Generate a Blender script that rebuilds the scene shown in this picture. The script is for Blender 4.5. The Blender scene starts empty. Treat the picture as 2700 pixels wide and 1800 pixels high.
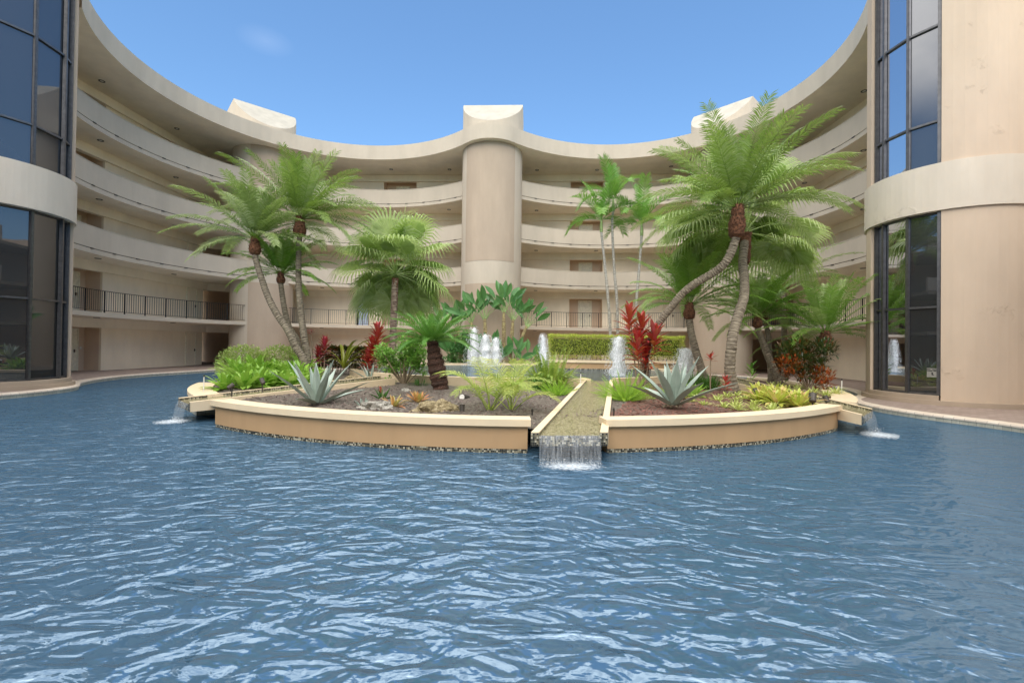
import bpy, math, random
from math import sin, cos, pi, radians, sqrt, atan2, hypot
from mathutils import Vector as V3, Matrix, noise

SC = bpy.context.scene
COL = SC.collection
random.seed(7)

# ------------------------------------------------------------------ camera, sky, sun, exposure
EYE = 1.53
PITCH, ROLL = 0.0097, 0.0127
cam_d = bpy.data.cameras.new('camera'); cam = bpy.data.objects.new('camera', cam_d); COL.objects.link(cam)
cam_d.sensor_width = 36.0; cam_d.lens = 16.0; cam_d.clip_start = 0.05; cam_d.clip_end = 3000
fw = V3((0, cos(PITCH), sin(PITCH))); up0 = V3((0, -sin(PITCH), cos(PITCH))); rt0 = V3((1, 0, 0))
rt = rt0*cos(ROLL) + up0*sin(ROLL); up = -rt0*sin(ROLL) + up0*cos(ROLL)
m = Matrix((rt, up, -fw)).transposed().to_4x4(); m.translation = (0, 0, EYE)
cam.matrix_world = m
SC.camera = cam

SUN_EL, SUN_ROT = radians(46), radians(-178)
W = bpy.data.worlds.new('World'); SC.world = W; W.use_nodes = True
wt = W.node_tree; bg = wt.nodes['Background']
sky = wt.nodes.new('ShaderNodeTexSky'); sky.sky_type = 'NISHITA'; sky.sun_disc = False
sky.sun_elevation = SUN_EL; sky.sun_rotation = SUN_ROT; sky.air_density = 1.0; sky.dust_density = 0.0; sky.ozone_density = 4.0
# bright clouds added overhead and behind, unseen, for fill light and water highlights
tc = wt.nodes.new('ShaderNodeTexCoord'); sep = wt.nodes.new('ShaderNodeSeparateXYZ'); wt.links.new(tc.outputs['Generated'], sep.inputs[0])
nz = wt.nodes.new('ShaderNodeTexNoise'); nz.inputs['Scale'].default_value = 2.2; nz.inputs['Detail'].default_value = 7; nz.inputs['Roughness'].default_value = .55
wt.links.new(tc.outputs['Generated'], nz.inputs['Vector'])
cr = wt.nodes.new('ShaderNodeValToRGB'); cr.color_ramp.elements[0].position = .38; cr.color_ramp.elements[1].position = .56
wt.links.new(nz.outputs['Fac'], cr.inputs['Fac'])
mr = wt.nodes.new('ShaderNodeMapRange'); mr.inputs['From Min'].default_value = .58; mr.inputs['From Max'].default_value = .66
mb_ = wt.nodes.new('ShaderNodeMath'); mb_.operation = 'MULTIPLY_ADD'; mb_.inputs[1].default_value = -.30; wt.links.new(sep.outputs['Y'], mb_.inputs[0]); wt.links.new(sep.outputs['Z'], mb_.inputs[2])
mb2_ = wt.nodes.new('ShaderNodeMath'); mb2_.operation = 'ADD'; mb2_.inputs[1].default_value = .17; mb3_ = wt.nodes.new('ShaderNodeMath'); mb3_.operation = 'MULTIPLY_ADD'; mb3_.inputs[1].default_value = -.30; mx0_ = wt.nodes.new('ShaderNodeMath'); mx0_.operation = 'MAXIMUM'; mx0_.inputs[1].default_value = 0; wt.links.new(sep.outputs['X'], mx0_.inputs[0]); wt.links.new(mx0_.outputs[0], mb3_.inputs[0]); wt.links.new(mb_.outputs[0], mb3_.inputs[2])
wt.links.new(mb3_.outputs[0], mb2_.inputs[0])
wt.links.new(mb2_.outputs[0], mr.inputs['Value'])
mul = wt.nodes.new('ShaderNodeMath'); mul.operation = 'MULTIPLY'; wt.links.new(cr.outputs['Color'], mul.inputs[0]); wt.links.new(mr.outputs['Result'], mul.inputs[1])
# one small faint cloud high on the left of the view
dst = wt.nodes.new('ShaderNodeVectorMath'); dst.operation = 'DISTANCE'; dst.inputs[1].default_value = (-.418, .756, .559)
mp = wt.nodes.new('ShaderNodeMapping'); mp.inputs['Scale'].default_value = (1, 1, 2.2); mp.inputs['Location'].default_value = (0, 0, -.55)
wt.links.new(tc.outputs['Generated'], mp.inputs['Vector']); wt.links.new(mp.outputs['Vector'], dst.inputs[0])
mr2 = wt.nodes.new('ShaderNodeMapRange'); mr2.inputs['From Min'].default_value = .045; mr2.inputs['From Max'].default_value = .0; mr2.inputs['To Max'].default_value = .025
wt.links.new(dst.outputs['Value'], mr2.inputs['Value'])
mx = wt.nodes.new('ShaderNodeMath'); mx.operation = 'MAXIMUM'; wt.links.new(mul.outputs[0], mx.inputs[0]); wt.links.new(mr2.outputs['Result'], mx.inputs[1])
mixc = wt.nodes.new('ShaderNodeMix'); mixc.data_type = 'RGBA'; wt.links.new(mx.outputs[0], mixc.inputs[0])
tint = wt.nodes.new('ShaderNodeMix'); tint.data_type = 'RGBA'; tint.blend_type = 'MULTIPLY'; tint.inputs[0].default_value = 1; tint.inputs[7].default_value = (.455, .525, .535, 1)
gz = wt.nodes.new('ShaderNodeMapRange'); gz.inputs['From Min'].default_value = .15; gz.inputs['From Max'].default_value = .62; gz.inputs['To Min'].default_value = .81; gz.inputs['To Max'].default_value = 1.10
wt.links.new(sep.outputs['Z'], gz.inputs['Value']); vm = wt.nodes.new('ShaderNodeVectorMath'); vm.operation = 'SCALE'; wt.links.new(sky.outputs[0], vm.inputs[0]); wt.links.new(gz.outputs[0], vm.inputs['Scale'])
wt.links.new(vm.outputs[0], tint.inputs[6]); wt.links.new(tint.outputs[2], mixc.inputs[6]); mixc.inputs[7].default_value = (7.1, 6.9, 6.55, 1)
wt.links.new(mixc.outputs[2], bg.inputs['Color']); bg.inputs['Strength'].default_value = 0.15

sd = bpy.data.lights.new('sun', 'SUN'); sd.energy = .75; sd.angle = radians(60); sd.color = (1, .93, .83)
sun = bpy.data.objects.new('sun', sd); COL.objects.link(sun)
sdir = V3((sin(SUN_ROT)*cos(SUN_EL), cos(SUN_ROT)*cos(SUN_EL), sin(SUN_EL)))
sun.rotation_euler = sdir.to_track_quat('Z', 'Y').to_euler()
SC.view_settings.view_transform = 'Standard'; SC.view_settings.look = 'None'
SC.view_settings.exposure = 1.66; SC.view_settings.gamma = 1
try:
    SC.cycles.max_bounces = 10; SC.cycles.diffuse_bounces = 7; SC.cycles.glossy_bounces = 4; SC.cycles.transparent_max_bounces = 16
    SC.cycles.transmission_bounces = 4
except Exception: pass

# ------------------------------------------------------------------ node helpers and materials
class NT:
    def __init__(s, name):
        s.m = bpy.data.materials.new(name); s.m.use_nodes = True; s.t = s.m.node_tree
        s.b = s.t.nodes['Principled BSDF']; s.out = s.t.nodes['Material Output']
    def n(s, typ, **kw):
        o = s.t.nodes.new('ShaderNode' + typ)
        for k, v in kw.items(): setattr(o, k, v)
        return o
    def l(s, a, b): s.t.links.new(a, b)
    def tex(s, scale, detail=4, rough=.5, src='Object', vec=None, sc3=None, dist=0):
        if vec is None:
            t = s.n('TexCoord'); vec = t.outputs[src]
        if sc3:
            mpn = s.n('Mapping'); mpn.inputs['Scale'].default_value = sc3; s.l(vec, mpn.inputs['Vector']); vec = mpn.outputs[0]
        x = s.n('TexNoise'); x.inputs['Scale'].default_value = scale; x.inputs['Detail'].default_value = detail
        x.inputs['Roughness'].default_value = rough; x.inputs['Distortion'].default_value = dist; s.l(vec, x.inputs['Vector']); return x.outputs['Fac']
    def ramp(s, fac, stops, interp='LINEAR'):
        r = s.n('ValToRGB'); r.color_ramp.interpolation = interp
        while len(r.color_ramp.elements) < len(stops): r.color_ramp.elements.new(.5)
        for e, (p, c) in zip(r.color_ramp.elements, stops):
            e.position = p; e.color = (c[0], c[1], c[2], 1) if not isinstance(c, (int, float)) else (c, c, c, 1)
        s.l(fac, r.inputs['Fac']); return r.outputs['Color']
    def mix(s, fac, a, b, bt='MIX'):
        x = s.n('Mix', data_type='RGBA', blend_type=bt)
        for i, v in ((0, fac), (6, a), (7, b)):
            if hasattr(v, 'links') or isinstance(v, bpy.types.NodeSocket): s.l(v, x.inputs[i])
            elif isinstance(v, (int, float)): x.inputs[i].default_value = v
            else: x.inputs[i].default_value = (v[0], v[1], v[2], 1)
        return x.outputs[2]
    def math(s, op, a, b=0, c=None):
        x = s.n('Math', operation=op)
        for i, v in enumerate((a, b, c)):
            if v is None: continue
            if isinstance(v, bpy.types.NodeSocket): s.l(v, x.inputs[i])
            else: x.inputs[i].default_value = v
        return x.outputs[0]
    def bump(s, h, strength, dist=.01, norm=None):
        x = s.n('Bump'); x.inputs['Strength'].default_value = strength; x.inputs['Distance'].default_value = dist
        s.l(h, x.inputs['Height'])
        if norm: s.l(norm, x.inputs['Normal'])
        s.l(x.outputs[0], s.b.inputs['Normal']); return x.outputs[0]

def c3(c, k): return (c[0]*k, c[1]*k, c[2]*k)

def paint(name, col, rough=.88, peel=False, streak=.5):
    M = NT(name)
    a = M.tex(.9, 5, .6, sc3=(1, 1, .35)); b = M.tex(7, 5, .65)
    c1 = M.mix(M.ramp(a, [(.3, 0), (.7, 1)]), c3(col, .9), c3(col, 1.07))
    warm = (col[0]*1.03, col[1]*.96, col[2]*.88)
    c2 = M.mix(M.math('MULTIPLY', M.ramp(b, [(.4, 0), (.75, 1)]), .25), c1, warm)
    st = M.tex(3.2, 3, .5, sc3=(1, 1, .06))
    c2 = M.mix(M.math('MULTIPLY', M.ramp(st, [(.5, 0), (.78, 1)]), .22*streak), c2, c3(col, .62))
    M.b.inputs['Roughness'].default_value = rough; M.b.inputs['Specular IOR Level'].default_value = .25
    h = M.tex(55, 4, .7)
    nrm = M.bump(h, .25, .006)
    h2 = M.tex(2.5, 3, .5); nrm = M.bump(h2, .25, .03, nrm)
    if peel:
        mk = M.tex(.75, 3, .6); mk2 = M.tex(6, 6, .75, dist=1.0)
        f = M.math('MULTIPLY', M.ramp(mk, [(.585, 0), (.65, 1)]), M.ramp(mk2, [(.54, 0), (.56, 1)]))
        c2 = M.mix(M.math('MULTIPLY', f, .06), c2, c3(col, .8))
        nrm = M.bump(f, .6, .018, nrm)
    M.l(c2, M.b.inputs['Base Color'])
    return M.m

def simple(name, col, rough=.5, metal=0, spec=.5, var=.12, scale=8, bump=0):
    M = NT(name); a = M.tex(scale, 4, .6)
    M.l(M.mix(M.ramp(a, [(.3, 0), (.7, 1)]), c3(col, 1-var), c3(col, 1+var)), M.b.inputs['Base Color'])
    M.b.inputs['Roughness'].default_value = rough; M.b.inputs['Metallic'].default_value = metal; M.b.inputs['Specular IOR Level'].default_value = spec
    if bump: M.bump(M.tex(scale*6, 4, .6), bump, .01)
    return M.m

def leafmat(name, c1, c2, trans=.35, rough=.42, c3_=None, spec=.5):
    M = NT(name)
    g = M.n('NewGeometry'); tc_ = M.n('TexCoord'); sx_ = M.n('SeparateXYZ'); M.l(tc_.outputs['UV'], sx_.inputs[0]); fac_ = M.math('ADD', M.math('MULTIPLY', g.outputs['Random Per Island'], .35), M.math('MULTIPLY', sx_.outputs['X'], .65)); stops = [(0, c1), (1, c2)] if c3_ is None else [(0, c1), (.55, c2), (1, c3_)]
    col = M.ramp(fac_, stops)
    v = M.tex(5, 3, .6); col = M.mix(M.math('MULTIPLY', M.ramp(v, [(.35, 0), (.7, 1)]), .3), col, c3(c1, .6))
    M.l(col, M.b.inputs['Base Color']); M.b.inputs['Roughness'].default_value = rough; M.b.inputs['Specular IOR Level'].default_value = spec
    t = M.n('BsdfTranslucent'); M.l(M.mix(.35, col, (.30, .42, .06)), t.inputs['Color'])
    ms = M.n('MixShader'); ms.inputs[0].default_value = trans
    M.l(M.b.outputs[0], ms.inputs[1]); M.l(t.outputs[0], ms.inputs[2]); M.l(ms.outputs[0], M.out.inputs['Surface'])
    return M.m

def trunkmat(name, a, b, scale=26, src='UV'):
    M = NT(name); t = M.n('TexCoord')
    rings = M.tex(1, 3, .6, vec=t.outputs['UV'], sc3=(3, scale, 1)); blot = M.tex(6, 4, .6)
    col = M.mix(M.ramp(rings, [(.38, 0), (.6, 1)]), a, b)
    col = M.mix(M.math('MULTIPLY', M.ramp(blot, [(.5, 0), (.75, 1)]), .5), col, c3(b, .7))
    M.l(col, M.b.inputs['Base Color']); M.b.inputs['Roughness'].default_value = .9
    M.bump(rings, .8, .02); return M.m

CREAM, TAN = (.50, .435, .35), (.42, .335, .255)
M_cream = paint('cream_stucco', CREAM, streak=.2); M_tan = paint('tan_stucco', TAN)
M_creamp = paint('cream_stucco_peeling', (.62, .545, .45), peel=True); M_tanp = paint('tan_stucco_peeling', (.58, .46, .35), peel=True)
M_soff = paint('soffit_stucco', (.88, .80, .66), streak=0)
M_wall = paint('corridor_wall_stucco', (.88, .77, .61), streak=.2)
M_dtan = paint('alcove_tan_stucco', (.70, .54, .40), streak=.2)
M_pwall = paint('planter_wall_stucco', (.47, .305, .165), streak=.8); M_pcop = paint('planter_coping_stucco', (.74, .60, .41), streak=.3)
M_soffd = paint('rear_soffit_stucco', (.30, .26, .20), streak=0)
M_slope = simple('weathered_dimmed_roof_stucco', (.40, .37, .31), .9, var=.12, scale=1.6)  # weathered grey, darkened further to hold back the bright light on the slopes
M_door = simple('door_paint', (.84, .78, .62), .45); M_rail = simple('black_metal', (.015, .015, .018), .45, .3)
M_mull = simple('bronze_anodised', (.13, .125, .125), .38, .7, var=.2); M_dark = simple('dark_interior', (.02, .018, .016), .9)
M_ring = simple('light_trim', (.03, .028, .025), .5); M_brass = simple('hardware', (.10, .07, .05), .35, .8)
M_white = simple('white_plastic', (.75, .73, .68), .5); M_fix = simple('fixture_bronze', (.07, .06, .05), .55, .2)
M_blue = simple('pale_blue_interior', (.45, .52, .66), .7)

def mk_glass(name):
    M = NT(name)
    M.b.inputs['Base Color'].default_value = (.006, .007, .008, 1); M.b.inputs['Roughness'].default_value = .5
    g = M.n('BsdfGlossy'); g.inputs['Roughness'].default_value = .015; g.inputs['Color'].default_value = (.72, .74, .80, 1)
    lw = M.n('LayerWeight'); lw.inputs['Blend'].default_value = .35
    f = M.math('MULTIPLY_ADD', lw.outputs['Fresnel'], .7, .12)
    w = M.tex(1.1, 2, .4); bp = M.n('Bump'); bp.inputs['Strength'].default_value = .05; bp.inputs['Distance'].default_value = .02
    M.l(w, bp.inputs['Height']); M.l(bp.outputs[0], g.inputs['Normal'])
    ms = M.n('MixShader'); M.l(f, ms.inputs[0]); M.l(M.b.outputs[0], ms.inputs[1]); M.l(g.outputs[0], ms.inputs[2]); M.l(ms.outputs[0], M.out.inputs['Surface'])
    return M.m
M_glass = mk_glass('tinted_glass')

def mk_mosaic(name, s=.028, wet=False):
    M = NT(name); t = M.n('TexCoord')
    br = M.n('TexBrick'); br.offset = 0; br.squash = 1; M.l(t.outputs['UV'], br.inputs['Vector'])
    br.inputs['Scale'].default_value = 1; br.inputs['Brick Width'].default_value = s; br.inputs['Row Height'].default_value = s
    br.inputs['Mortar Size'].default_value = s*.06; br.inputs['Color1'].default_value = (0, 0, 0, 1); br.inputs['Color2'].default_value = (1, 1, 1, 1)
    br.inputs['Mortar'].default_value = (.55, .55, .55, 1); br.inputs['Bias'].default_value = 0
    st = [(0, (.015, .017, .018)), (.40, (.20, .17, .11)), (.55, (.27, .24, .16)), (.64, (.09, .09, .07)), (.76, (.48, .44, .33))] if not wet else \
         [(0, (.07, .06, .02)), (.22, (.26, .23, .12)), (.45, (.36, .32, .19)), (.7, (.18, .16, .07)), (.8, (.42, .38, .25))]
    M.l(M.ramp(br.outputs['Color'], st, 'CONSTANT'), M.b.inputs['Base Color'])
    M.b.inputs['Roughness'].default_value = .25 if not wet else .12
    if wet:
        w = M.tex(1, 4, .6, vec=t.outputs['UV'], sc3=(9, 22, 1)); M.bump(w, .35, .03)
    return M.m
M_mos = mk_mosaic('glass_mosaic_tile'); M_wet = mk_mosaic('mosaic_under_water', .022, True)

def mk_paver():
    M = NT('brick_paver'); t = M.n('TexCoord'); br = M.n('TexBrick'); M.l(t.outputs['Object'], br.inputs['Vector'])
    br.inputs['Scale'].default_value = 1; br.inputs['Brick Width'].default_value = .22; br.inputs['Row Height'].default_value = .11; br.inputs['Mortar Size'].default_value = .006
    br.inputs['Color1'].default_value = (.24, .17, .14, 1); br.inputs['Color2'].default_value = (.34, .26, .22, 1); br.inputs['Mortar'].default_value = (.14, .11, .09, 1)
    a = M.tex(1.2, 4, .6); M.l(M.mix(M.math('MULTIPLY', a, .4), br.outputs['Color'], (.38, .31, .27)), M.b.inputs['Base Color']); M.b.inputs['Roughness'].default_value = .75
    M.bump(br.outputs['Fac'], -.3, .01); return M.m
M_paver = mk_paver()

def mk_coping():
    M = NT('bullnose_coping'); t = M.n('TexCoord'); br = M.n('TexBrick'); br.offset = 0; M.l(t.outputs['UV'], br.inputs['Vector'])
    br.inputs['Scale'].default_value = 1; br.inputs['Brick Width'].default_value = .20; br.inputs['Row Height'].default_value = 9; br.inputs['Mortar Size'].default_value = .007
    br.inputs['Color1'].default_value = (.62, .51, .41, 1); br.inputs['Color2'].default_value = (.74, .65, .54, 1); br.inputs['Mortar'].default_value = (.42, .35, .29, 1)
    a = M.tex(5, 4, .6); M.l(M.mix(M.math('MULTIPLY', a, .35), br.outputs['Color'], (.50, .42, .34)), M.b.inputs['Base Color']); M.b.inputs['Roughness'].default_value = .7
    return M.m
M_coping = mk_coping()
def mk_tileband():
    M = NT('pool_tile_band'); t = M.n('TexCoord'); br = M.n('TexBrick'); br.offset = 0; M.l(t.outputs['UV'], br.inputs['Vector'])
    br.inputs['Scale'].default_value = 1; br.inputs['Brick Width'].default_value = .15; br.inputs['Row Height'].default_value = .15; br.inputs['Mortar Size'].default_value = .005
    br.inputs['Color1'].default_value = (.46, .44, .36, 1); br.inputs['Color2'].default_value = (.60, .57, .47, 1); br.inputs['Mortar'].default_value = (.30, .28, .23, 1)
    a = M.tex(9, 5, .7); M.l(M.mix(M.math('MULTIPLY', M.ramp(a, [(.4, 0), (.7, 1)]), .6), br.outputs['Color'], (.25, .23, .16)), M.b.inputs['Base Color']); M.b.inputs['Roughness'].default_value = .4
    return M.m
M_band = mk_tileband()

def mk_water(name, base, tint, amp=1.0, fmul=.62, fadd=.10):
    M = NT(name); t = M.n('TexCoord'); ob = t.outputs['Object']
    def layer(sc, ang, sx, sy, det, dist):
        mpn = M.n('Mapping'); mpn.inputs['Rotation'].default_value = (0, 0, ang); mpn.inputs['Scale'].default_value = (sx, sy, 1); M.l(ob, mpn.inputs['Vector'])
        return M.tex(sc, det, .45, vec=mpn.outputs[0], dist=dist)
    w1 = layer(1.0, .35, 1.9, 3.4, 2, 1.3); w2 = layer(1.0, -.40, 4.2, 6.6, 2, .7); w3 = layer(1.0, .2, 11, 20, 3, .4)
    big = M.tex(.16, 2, .5)
    # calmer water to the right, choppier on the left, in patches
    sepx = M.n('SeparateXYZ'); M.l(ob, sepx.inputs[0])
    calm = M.n('MapRange'); calm.inputs['From Min'].default_value = 1.2; calm.inputs['From Max'].default_value = 9; calm.inputs['To Min'].default_value = 1.0; calm.inputs['To Max'].default_value = .22
    M.l(M.math('ADD', sepx.outputs['X'], M.math('MULTIPLY', big, 2.5)), calm.inputs['Value'])
    h = M.math('ADD', M.math('MULTIPLY', w1, 1.0), M.math('MULTIPLY', w2, .38))
    h = M.math('MULTIPLY', h, calm.outputs[0])
    h = M.math('ADD', h, M.math('MULTIPLY', w3, .045))
    bp = M.n('Bump'); bp.inputs['Strength'].default_value = 1; bp.inputs['Distance'].default_value = .105*amp; M.l(h, bp.inputs['Height'])
    M.b.inputs['Base Color'].default_value = (*base, 1); M.b.inputs['Roughness'].default_value = .6; M.b.inputs['Specular IOR Level'].default_value = 0
    g = M.n('BsdfGlossy'); g.inputs['Roughness'].default_value = .06; g.inputs['Color'].default_value = (*tint, 1); M.l(bp.outputs[0], g.inputs['Normal'])
    fr = M.n('Fresnel'); fr.inputs['IOR'].default_value = 1.33; M.l(bp.outputs[0], fr.inputs['Normal'])
    f = M.math('MINIMUM', M.math('MULTIPLY_ADD', fr.outputs[0], fmul, fadd), .62)
    ms = M.n('MixShader'); M.l(f, ms.inputs[0]); M.l(M.b.outputs[0], ms.inputs[1]); M.l(g.outputs[0], ms.inputs[2]); M.l(ms.outputs[0], M.out.inputs['Surface'])
    return M.m
M_water = mk_water('pool_water', (.058, .120, .190), (.47, .60, .74), 1.0, .34, .25)
M_pond = mk_water('pond_water', (.06, .10, .13), (.85, .93, 1.0), .6, .7, .12)

def mk_fall():
    M = NT('falling_water'); t = M.n('TexCoord')
    n1 = M.tex(1, 4, .6, vec=t.outputs['UV'], sc3=(48, 3.0, 1), dist=.8); n2 = M.tex(1, 3, .6, vec=t.outputs['UV'], sc3=(90, 7, 1))
    f = M.math('MULTIPLY', M.ramp(n1, [(.36, 0), (.62, 1)]), M.ramp(n2, [(.3, .3), (.6, 1)]))
    M.b.inputs['Base Color'].default_value = (.86, .90, .93, 1); M.b.inputs['Roughness'].default_value = .2
    tr = M.n('BsdfTransparent'); ms = M.n('MixShader'); M.l(M.math('MULTIPLY_ADD', f, .27, .05), ms.inputs[0]); M.l(tr.outputs[0], ms.inputs[1]); M.l(M.b.outputs[0], ms.inputs[2])
    M.l(ms.outputs[0], M.out.inputs['Surface']); return M.m
M_fall = mk_fall()
def mk_foam():
    M = NT('foam'); t = M.n('TexCoord')
    n1 = M.tex(16, 5, .7, sc3=(1, 1.8, 1)); gr = M.n('TexGradient', gradient_type='SPHERICAL')
    mpn = M.n('Mapping'); mpn.inputs['Location'].default_value = (-1, -1, 0); mpn.inputs['Scale'].default_value = (2, 2, 0); M.l(t.outputs['Generated'], mpn.inputs['Vector']); M.l(mpn.outputs[0], gr.inputs['Vector'])
    f = M.ramp(M.math('MULTIPLY', n1, M.math('POWER', gr.outputs['Fac'], .5)), [(.26, 0), (.5, 1)])
    M.b.inputs['Base Color'].default_value = (.78, .86, .93, 1); M.b.inputs['Roughness'].default_value = .5
    tr = M.n('BsdfTransparent'); ms = M.n('MixShader'); M.l(M.math('MULTIPLY', f, .85), ms.inputs[0]); M.l(tr.outputs[0], ms.inputs[1]); M.l(M.b.outputs[0], ms.inputs[2])
    M.l(ms.outputs[0], M.out.inputs['Surface']); return M.m
M_foam = mk_foam()
def mk_jet():
    M = NT('fountain_water'); t = M.n('TexCoord'); n1 = M.tex(20, 5, .8, sc3=(1.6, 1.6, .4))
    M.b.inputs['Base Color'].default_value = (.88, .90, .92, 1); M.b.inputs['Roughness'].default_value = .4; M.b.inputs['Subsurface Weight'].default_value = 0
    tr = M.n('BsdfTransparent'); ms = M.n('MixShader'); M.l(M.ramp(n1, [(.40, .08), (.56, .92)]), ms.inputs[0]); M.l(tr.outputs[0], ms.inputs[1]); M.l(M.b.outputs[0], ms.inputs[2])
    M.l(ms.outputs[0], M.out.inputs['Surface']); M.bump(n1, .6, .05); return M.m
M_jet = mk_jet(); M_drop = simple('water_drop', (.85, .88, .90), .15, spec=.8, var=.02)

def mk_soil(name, a, b, c):
    M = NT(name); v = M.n('TexVoronoi'); v.inputs['Scale'].default_value = 34; t = M.n('TexCoord'); 
    mpn = M.n('Mapping'); mpn.inputs['Scale'].default_value = (1, 1.7, 1); M.l(t.outputs['Object'], mpn.inputs['Vector']); M.l(mpn.outputs[0], v.inputs['Vector'])
    n1 = M.tex(22, 6, .8); n2 = M.tex(1.3, 4, .6)
    rs = M.n('SeparateColor'); M.l(v.outputs['Color'], rs.inputs[0])
    col = M.ramp(rs.outputs[0], [(0, a), (.5, b), (.86, b), (.93, c)], 'CONSTANT')
    col = M.mix(M.ramp(n1, [(.35, 0), (.65, 1)]), c3(a, .6), col); col = M.mix(M.math('MULTIPLY', n2, .5), col, b)
    M.l(col, M.b.inputs['Base Color']); M.b.inputs['Roughness'].default_value = .95; nr = M.bump(n1, .9, .03); M.bump(v.outputs['Distance'], .5, .02, nr); return M.m
M_soil = mk_soil('grey_brown_mulch', (.14, .115, .09), (.24, .205, .165), (.50, .46, .40))
M_soilr = mk_soil('red_mulch', (.16, .09, .065), (.27, .17, .13), (.42, .33, .26))
M_rockg = NT('grey_limestone'); _r = M_rockg; _n = _r.tex(9, 8, .7, dist=1.2); _r.l(_r.ramp(_n, [(.35, (.13, .12, .10)), (.5, (.36, .34, .29)), (.65, (.52, .49, .43))]), _r.b.inputs['Base Color']); _r.b.inputs['Roughness'].default_value = .95; _r.bump(_n, 1, .05); M_rockg = _r.m
M_rocky = NT('ochre_limestone'); _r = M_rocky; _n = _r.tex(12, 8, .75, dist=.8); _r.l(_r.ramp(_n, [(.35, (.10, .08, .04)), (.5, (.34, .27, .15)), (.65, (.50, .42, .27))]), _r.b.inputs['Base Color']); _r.b.inputs['Roughness'].default_value = .95; _r.bump(_n, 1, .05); M_rocky = _r.m

# foliage
L_phx = leafmat('date_palm_leaf', (.11, .21, .03), (.27, .40, .08), .38, .36, (.52, .58, .34))
L_phx_b = leafmat('date_palm_leaf_bright', (.12, .30, .03), (.26, .46, .07), .4, .38, (.48, .58, .27))
L_phx_g = leafmat('date_palm_leaf_silver', (.16, .25, .06), (.34, .45, .15), .38, .38, (.60, .66, .44))
L_fan = leafmat('fan_palm_leaf', (.13, .32, .05), (.38, .52, .20), .42, .4, (.68, .76, .50))
L_fan2 = leafmat('fan_palm_leaf_brightened', (.30, .46, .10), (.56, .68, .28), .5, .4, (.80, .86, .55))  # leaf colour brightened so fans shaded by the date crown read as lit
L_xmas = leafmat('christmas_palm_leaf', (.08, .24, .03), (.18, .40, .06), .36, .38, (.30, .50, .12))
L_cyc = leafmat('cycad_leaf', (.06, .20, .025), (.12, .34, .05), .3, .35, (.20, .42, .09))
L_areca = leafmat('areca_leaf', (.34, .50, .08), (.50, .62, .14), .4, .4, (.66, .62, .14))
L_bird = leafmat('bird_of_paradise_leaf', (.05, .16, .045), (.10, .27, .075), .25, .3, (.22, .40, .17))
L_brom = leafmat('bromeliad_leaf_green', (.18, .40, .04), (.36, .60, .09), .4, .3, (.52, .70, .20))
L_agave = leafmat('agave_leaf', (.30, .38, .32), (.42, .50, .43), .08, .55, (.54, .60, .52))
L_red = leafmat('ti_leaf_red', (.38, .012, .022), (.58, .03, .045), .35, .3, (.56, .12, .17))
L_red2 = leafmat('ti_leaf_dark_red', (.28, .012, .03), (.55, .02, .07), .3, .3, (.52, .14, .26))
L_hed = leafmat('variegated_leaf', (.24, .38, .06), (.46, .58, .16), .35, .45, (.74, .76, .42))
L_hed2 = leafmat('hedge_leaf', (.46, .58, .08), (.74, .78, .18), .45, .45, (.90, .88, .38))
L_cro = leafmat('croton_leaf', (.025, .05, .015), (.05, .10, .02), .12, .3, (.30, .06, .02))
L_cror = leafmat('croton_leaf_orange', (.24, .03, .012), (.48, .11, .02), .2, .3, (.08, .14, .03))
L_hib = leafmat('hibiscus_leaf', (.12, .32, .06), (.28, .54, .10), .35, .35, (.44, .66, .20))
L_fern = leafmat('fern_leaf', (.28, .50, .04), (.46, .70, .07), .35, .5, (.60, .78, .12))
L_bfern = leafmat('sword_fern_leaf', (.16, .30, .04), (.34, .48, .08), .35, .5, (.55, .56, .12))
L_pink = leafmat('bromeliad_leaf_pink', (.44, .58, .08), (.72, .74, .16), .4, .3, (.90, .34, .36))
L_oran = leafmat('bromeliad_leaf_orange', (.40, .46, .14), (.62, .34, .14), .3, .35, (.72, .20, .10))
L_ygr = leafmat('bromeliad_leaf_yellow', (.42, .52, .10), (.62, .68, .22), .35, .35, (.76, .72, .40))
L_ole = leafmat('giant_bromeliad_leaf', (.22, .26, .03), (.38, .38, .05), .25, .35)
L_lir = leafmat('liriope_leaf', (.05, .16, .025), (.12, .28, .05), .25, .4)
M_tr1 = trunkmat('palm_bark', (.09, .07, .05), (.29, .245, .18), 30); M_tr2 = trunkmat('palm_bark_brown', (.11, .07, .05), (.33, .26, .20), 16)
M_boot = simple('palm_boot_fibre', (.13, .055, .028), .95, var=.7, scale=14, bump=.8); M_trk = trunkmat('cycad_bark', (.028, .016, .011), (.12, .06, .04), 26)
M_stem = simple('woody_stem', (.26, .20, .13), .8, var=.3); M_gst = simple('green_stem', (.24, .33, .12), .6, var=.3)
M_bst = trunkmat('bird_of_paradise_stem', (.16, .10, .06), (.36, .32, .14), 9)
M_xtr = trunkmat('grey_ringed_bark', (.22, .20, .17), (.42, .40, .35), 12)

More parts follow.
